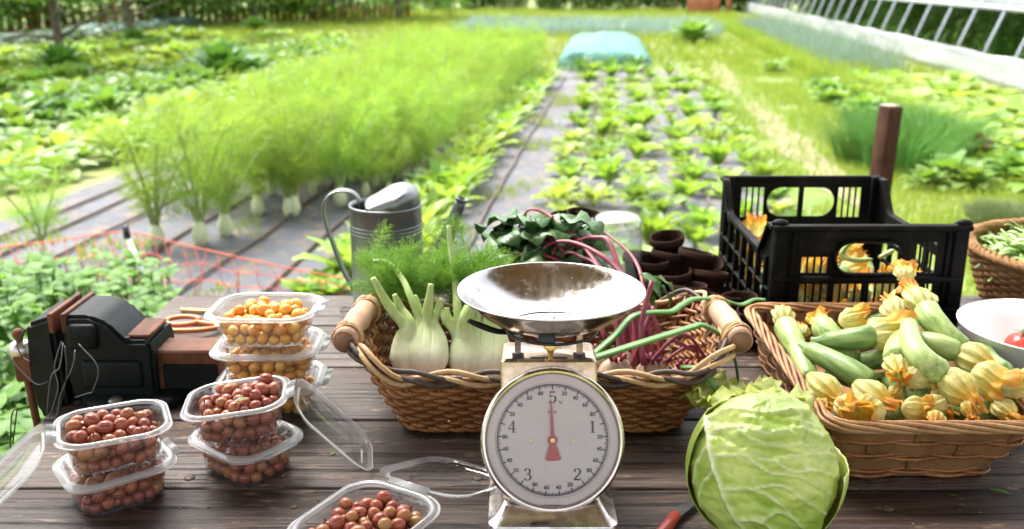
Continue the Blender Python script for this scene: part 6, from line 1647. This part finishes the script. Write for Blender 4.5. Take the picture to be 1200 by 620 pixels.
pot(Vector((.150, 2.07, TZ+.137)), .1, .12, 'peat pot leaning right of the nested stack top', 1.0, 'nested stack of peat pots'); pot(Vector((.152, 2.066, TZ+.001)), 0, 0, 'lower pot standing right of the nested stack', 1.0, 'nested stack of peat pots'); pot(Vector((.152, 2.066, TZ+.069)), 0, 0, 'middle pot standing right of the nested stack', 1.0, 'nested stack of peat pots')
# supports of the pile
for x, y in ((.31, 2.03), (.36, 2.06), (.39, 1.99), (.33, 1.96), (.43, 1.93)):
    pot(Vector((x, y, TZ+.001)), 0, 0, 'peat pot standing on the table under the pile')
# white bowl with tomatoes
M_CER = m_plain('white_ceramic', (.78, .78, .77), .25, var=.02)
wbw = thing('white_bowl', (.945, 1.60, TZ), 'white ceramic bowl with red tomatoes right of the splint basket', 'bowl')
mb = MB(); mb.lathe([(.0001, .004), (.055, .004), (.058, .0), (.066, .0), (.068, .006), (.105, .04), (.135, .078), (.148, .107), (.1495, .1095), (.148, .111), (.1455, .1095), (.132, .080), (.102, .044), (.06, .012), (.0001, .009)], 72); mb.build('dish', M_CER, wbw)
M_TOM = m_plain('tomato_skin', (.46, .055, .035), .28, var=.3, scale=18, Subsurface_Weight=.1, Subsurface_Scale=.01)
for k, (dx, dy, r_, lab) in enumerate(((.030, -.010, .036, 'red tomato nearest the left in the white bowl'), (.066, .045, .034, 'red tomato at the back of the white bowl'), (-.012, .052, .03, 'small red tomato low at the back of the white bowl'), (.075, -.045, .034, 'red tomato at the right of the white bowl'))):
    o = thing('tomato', (.945+dx, 1.60+dy, TZ+.012+r_+.9*math.hypot(dx, dy)**2*4), lab, 'tomato', 'tomatoes in the white bowl'); mb = MB(); mb.ball((0, 0, 0), r_, 24, 14, sc=(1, 1, .86), fn=lambda d: 1+.03*math.cos(5*math.atan2(d.y, d.x))*(1-abs(d.z))-.10*max(0, d.z)**8); mb.build('fruit', M_TOM, o)
    mb = MB()
    for i in range(5): leaf(mb, (0, 0, r_*.78), i*1.256, .5, .02, .006, 1.0, 4, .0, .2, .02)
    mb.tube([(0, 0, r_*.75), (.002, 0, r_*1.05)], .0018, 5); mb.build('calyx', M_LET[2], o)
# wooden post beyond the table
M_POST = wicker('old_brown_wood', (.030, .013, .007), (.065, .030, .016), .8)
pp = ray_y(1045, 124, 4.2)
po = thing('wooden_post', (pp.x-.03, 4.2, 0), 'square dark brown wooden post standing in the ground behind the crate', 'post')
mb = MB(); mb.box((0, 0, pp.z/2-.1), (.076, .076, pp.z+.2), b=.006, M=Matrix.Rotation(rad(1.6), 4, 'Y') @ Matrix.Rotation(rad(20), 4, 'Z')); mb.build('shaft', M_POST, po)
mb = MB(); mb.box((pp.z*.028, 0, pp.z+.001), (.062, .062, .004), b=.001, M=Matrix.Rotation(rad(20), 4, 'Z')); mb.build('sawn_top', wicker('grey_sawn_wood', (.28, .25, .22), (.38, .34, .3), .8), po)
# bench vise
M_VIS = m_plain('dark_green_cast_iron', (.0045, .0075, .008), .5, .0, var=.5, scale=22, bump=.25, dist=.002, Specular_IOR_Level=.16)
M_RUS = m_plain('rust_brown_steel', (.11, .042, .022), .65, .1, var=.6, scale=24, bump=.3, dist=.002, Specular_IOR_Level=.2)
M_STL = m_plain('scuffed_steel', (.45, .43, .41), .35, .9, var=.3, scale=40)
vs = thing('bench_vise', (-.70, 1.56, TZ), 'heavy dark green bench vise with rusty jaws clamped to the left table edge', 'vise')
def prism(mb, pts, y0, y1, b=.004):
    """outline in x-z, extruded along y, edges bevelled"""
    bm = bmesh.new(); a = [bm.verts.new((x, y0, z)) for x, z in pts]; c_ = [bm.verts.new((x, y1, z)) for x, z in pts]; n = len(pts)
    bm.faces.new(a); bm.faces.new(c_[::-1])
    for i in range(n): bm.faces.new((a[i], c_[i], c_[(i+1) % n], a[(i+1) % n]))
    bmesh.ops.recalc_face_normals(bm, faces=bm.faces); bmesh.ops.bevel(bm, geom=list(bm.edges), offset=b, segments=2, affect='EDGES'); bm.verts.index_update()
    mb.add([tuple(q.co) for q in bm.verts], [tuple(q.index for q in f.verts) for f in bm.faces]); bm.free()
mb = MB(); prism(mb, [(-.105, .148), (-.060, .163), (-.060, .115), (-.055, .0), (-.075, -.05), (-.105, -.012), (-.112, .06)], -.058, .058, .007); prism(mb, [(-.075, .03), (-.02, .03), (-.02, -.05), (-.06, -.07)], -.03, .03, .006); mb.build('moving_jaw', M_VIS, vs, angle=40)
mb = MB(); prism(mb, [(-.042, .163), (.0, .163), (.030, .150), (.058, .118), (.092, .118), (.100, .105), (.100, .014), (-.042, .014), (-.05, .08)], -.056, .056, .006); mb.box((-.012, -.058, .128), (.050, .02, .045), b=.009, seg=3); mb.box((.03, -.056, .06), (.10, .016, .05), b=.007, seg=3); mb.build('fixed_jaw', M_VIS, vs, angle=40)
for x, lab in ((-.062, 0), (-.040, 1)):
    mb = MB(); mb.box((x, 0, .150), (.009, .118, .034), b=.0015); mb.build('jaw_insert', M_RUS, vs, angle=40)
mb = MB(); mb.box((.074, 0, .1215), (.040, .085, .006), b=.002); mb.build('anvil_pad', M_RUS, vs, angle=40)
mb = MB(); mb.box((.135, -.005, .058), (.135, .066, .072), b=.004); mb.box((.0, -.005, .058), (.3, .05, .05), b=.003); mb.build('slide_bar', M_RUS, vs, angle=40)
mb = MB(); mb.box((.155, -.040, .048), (.093, .006, .046), b=.003); mb.build('slide_recess', M_VIS, vs, angle=40)
mb = MB(); mb.lathe([(.0001, .001), (.098, .001), (.100, .004), (.100, .014), (.094, .020), (.05, .024), (.0001, .024)], 48, M=Matrix.Translation((.055, .0, 0))); mb.build('swivel_base', M_VIS, vs, angle=40)
mb = MB(); mb.lathe([(.0001, .0275), (.008, .0265), (.0115, .023), (.0115, .0195)], 18, M=Matrix.Translation((.038, -.078, 0))); mb.lathe([(.0001, .0275), (.008, .0265), (.0115, .023), (.0115, .0195)], 18, M=Matrix.Translation((.13, .05, 0))); mb.build('bolt', M_STL, vs, angle=40)
mb = MB(); mb.tube([(-.135, -.01, .085), (-.05, -.01, .085)], .016, 16); mb.ball((-.142, -.01, .085), .021, 16, 10, sc=(1.1, 1, .9)); mb.build('screw', M_STL, vs)
mb = MB(); mb.tube([(-.143, -.012, .112), (-.130, -.014, -.10)], .0065, 10); mb.ball((-.143, -.012, .115), .010, 12, 8); mb.ball((-.130, -.014, -.103), .010, 12, 8); mb.build('handle_rod', M_RUS, vs)
# tangle of thin wires over the vise
M_WIRE = m_plain('black_wire', (.03, .032, .034), .45, .6)
M_WIRE2 = m_plain('grey_wire', (.10, .105, .11), .4, .6)
for k, (pp, lab, m) in enumerate((([(72, 400, 1.47), (64, 430, 1.46), (68, 455, 1.45), (58, 490, 1.44)], 'grey wire hanging straight down the front of the vise at left', M_WIRE2), ([(74, 402, 1.48), (70, 430, 1.45), (60, 442, 1.44), (55, 485, 1.43)], 'grey wire twisting beside the left one on the vise', M_WIRE2), ([(88, 410, 1.47), (85, 430, 1.45), (72, 460, 1.44), (66, 492, 1.43)], 'black wire slanting down from the middle of the vise', M_WIRE2),
    ([(92, 403, 1.48), (112, 425, 1.46), (115, 440, 1.455), (108, 460, 1.45)], 'wire bent to the right across the fixed jaw', M_WIRE2), ([(5, 412, 1.5), (22, 432, 1.48), (42, 450, 1.46), (56, 448, 1.46)], 'black wire sagging from the screw head towards the jaws', M_WIRE), ([(30, 385, 1.52), (20, 402, 1.5), (26, 418, 1.5), (36, 424, 1.49)], 'thin black wire looped round the screw head', M_WIRE), ([(15, 520, 1.42), (20, 480, 1.42)], 'short upright wire at the far left beside the handle rod', M_WIRE), ([(12, 525, 1.42), (14, 486, 1.42), (22, 478, 1.42)], 'hooked upright wire beside the short one', M_WIRE), ([(76, 405, 1.47), (78, 440, 1.44), (70, 480, 1.44), (64, 500, 1.43)], 'longest black wire hanging below the vise', M_WIRE), ([(88, 466, 1.45), (100, 462, 1.44), (108, 460, 1.44)], 'short wire end lying against the swivel base', M_WIRE2))):
    P = [ray_y(*q) for q in pp]; o = MB(); o.tube(bez(P, 6), .0011, 5); tag(o.build('loose_wire', m), lab, 'wire', 'loose wires over the vise')
# scissors with orange handles
M_ORA = m_plain('orange_plastic', (.62, .19, .055), .4, var=.1)
sp0 = at_z(222, 384, TZ+.006)
ss = thing('scissors', sp0, 'pair of scissors with orange handles lying behind the vise', 'scissors')
mb = MB(); mb.tube([Vector((.034*math.cos(a), .034*math.sin(a)*.75, .008)) for a in np.linspace(0.2, 2*pi-.2, 25)], .0055, 8, M=Matrix.Translation((-.02, .02, 0))); mb.tube(bez([(.012, .012, .008), (.04, .006, .006), (.06, .004, .004)], 4), .005, 8); mb.build('handle_loop', M_ORA, ss)
mb = MB(); mb.tube(bez([(-.065, -.035, .008), (-.02, -.040, .008), (.03, -.034, .007), (.06, -.012, .004)], 6), .0055, 8); mb.build('handle_loop', M_ORA, ss)
mb = MB(); mb.box((.12, .012, .004), (.13, .014, .003), b=.001, M=Matrix.Rotation(rad(4), 4, 'Z')); mb.box((.12, -.006, .0075), (.13, .014, .003), b=.001, M=Matrix.Rotation(rad(-2), 4, 'Z')); mb.build('blade', M_STL, ss, angle=30)
# yellow pencil stub
a_, b_ = at_z(212, 363, TZ+.005), at_z(249, 365, TZ+.005)
pc = thing('pencil', a_, 'short yellow wooden pencil lying at the far left of the table', 'pencil')
mb = MB(); mb.tube([(0, 0, 0), b_-a_], .0048, 6); mb.build('shaft', m_plain('yellow_paint', (.62, .42, .09), .45, var=.1), pc, angle=30)
mb = MB(); d_ = (b_-a_).normalized(); mb.tube([b_-a_, b_-a_+d_*.014], [.0048, .0008], 6); mb.build('point', m_plain('bare_pencil_wood', (.5, .36, .2), .7), pc)
# knife
k0, k1, k2 = at_z(778, 622, TZ+.008), at_z(792, 604, TZ+.008), at_z(824, 580, TZ+.008)
kn = thing('knife', k1, 'paring knife with a red handle lying beside the cabbage', 'knife')
dk = (k2-k1).normalized(); sd = Vector((-dk.y, dk.x, 0)); hd_ = (k0-k1).normalized()
mb = MB(); mb.tube([Vector((0, 0, 0)), hd_*.03, hd_*.075, hd_*.10], [.0075, .0085, .0095, .007], 14, flat=1.0); mb.build('handle', m_plain('red_plastic', (.50, .075, .06), .3, var=.1), kn)
mb = MB(); bl_ = [(0, .0075), (.045, .008), (.085, .004), (.10, -.004), (.085, -.0065), (0, -.0075)]; vs3 = [dk*x+sd*y+Vector((0, 0, .002)) for x, y in bl_]+[dk*x+sd*y+Vector((0, 0, .0005)) for x, y in bl_]
mb.add(vs3, [tuple(range(6)), tuple(range(11, 5, -1))]+[(i, i+6, (i+1) % 6+6, (i+1) % 6) for i in range(6)]); mb.build('blade', m_plain('blackened_steel', (.05, .048, .045), .35, .9, var=.4, scale=60), kn, smooth=False)
# small litter on the planks
for px, py, r_, lab in ((1158, 575, .03, 'dark green leaf scrap lying on the planks at the far right'), (1183, 527, .012, 'brown flake on the planks right of the splint basket')):
    mb = MB(); leaf(mb, (0, 0, .002), rad(-25), .1, r_, r_*.3, .3, 6, .1, .3, .05); tag(mb.build('leaf_scrap', M_LET[2] if r_ > .02 else M_WKD, loc=at_z(px, py, TZ)), lab, 'leaf')
mb = MB(); mb.tube([(.013*math.cos(a), .013*math.sin(a), .003) for a in np.linspace(.6, 5.6, 20)], .0014, 6); tag(mb.build('wire_hook', M_WIRE, loc=at_z(406, 364, TZ)), 'small curled wire hook lying left of the basket handle', 'hook')
CRB = random.Random(3)
for i in range(34):
    p = at_z(CRB.uniform(180, 1190), CRB.uniform(455, 618), TZ); mb = MB(); mb.ball((0, 0, .0012), .0013*CRB.uniform(.6, 1.6), 6, 4, sc=(CRB.uniform(.8, 2.4), 1, .6), fn=lambda d: 1+.3*mnoise.noise(d*2))
    o = mb.build('crumb', M_CRUMB, None, loc=p); o.rotation_euler.z = CRB.random()*6; tag(o, 'tiny brown crumb scattered on the bare planks', 'crumb', 'crumbs scattered on the planks')
for i in range(16):
    p = at_z(CRB.uniform(190, 1190), CRB.uniform(440, 616), TZ); mb = MB(); q = CRB.uniform(.006, .014); leaf(mb, (0, 0, .0012), CRB.random()*6, .12, q, q*.4, .5, 4, .1, .3, .1, 0, CRB)
    tag(mb.build('leaf_scrap', (M_LET[2], M_CRUMB, M_LET[3])[i % 3], loc=p), 'tiny shrivelled leaf scrap dropped on the bare planks', 'leaf', 'leaf scraps scattered on the planks')
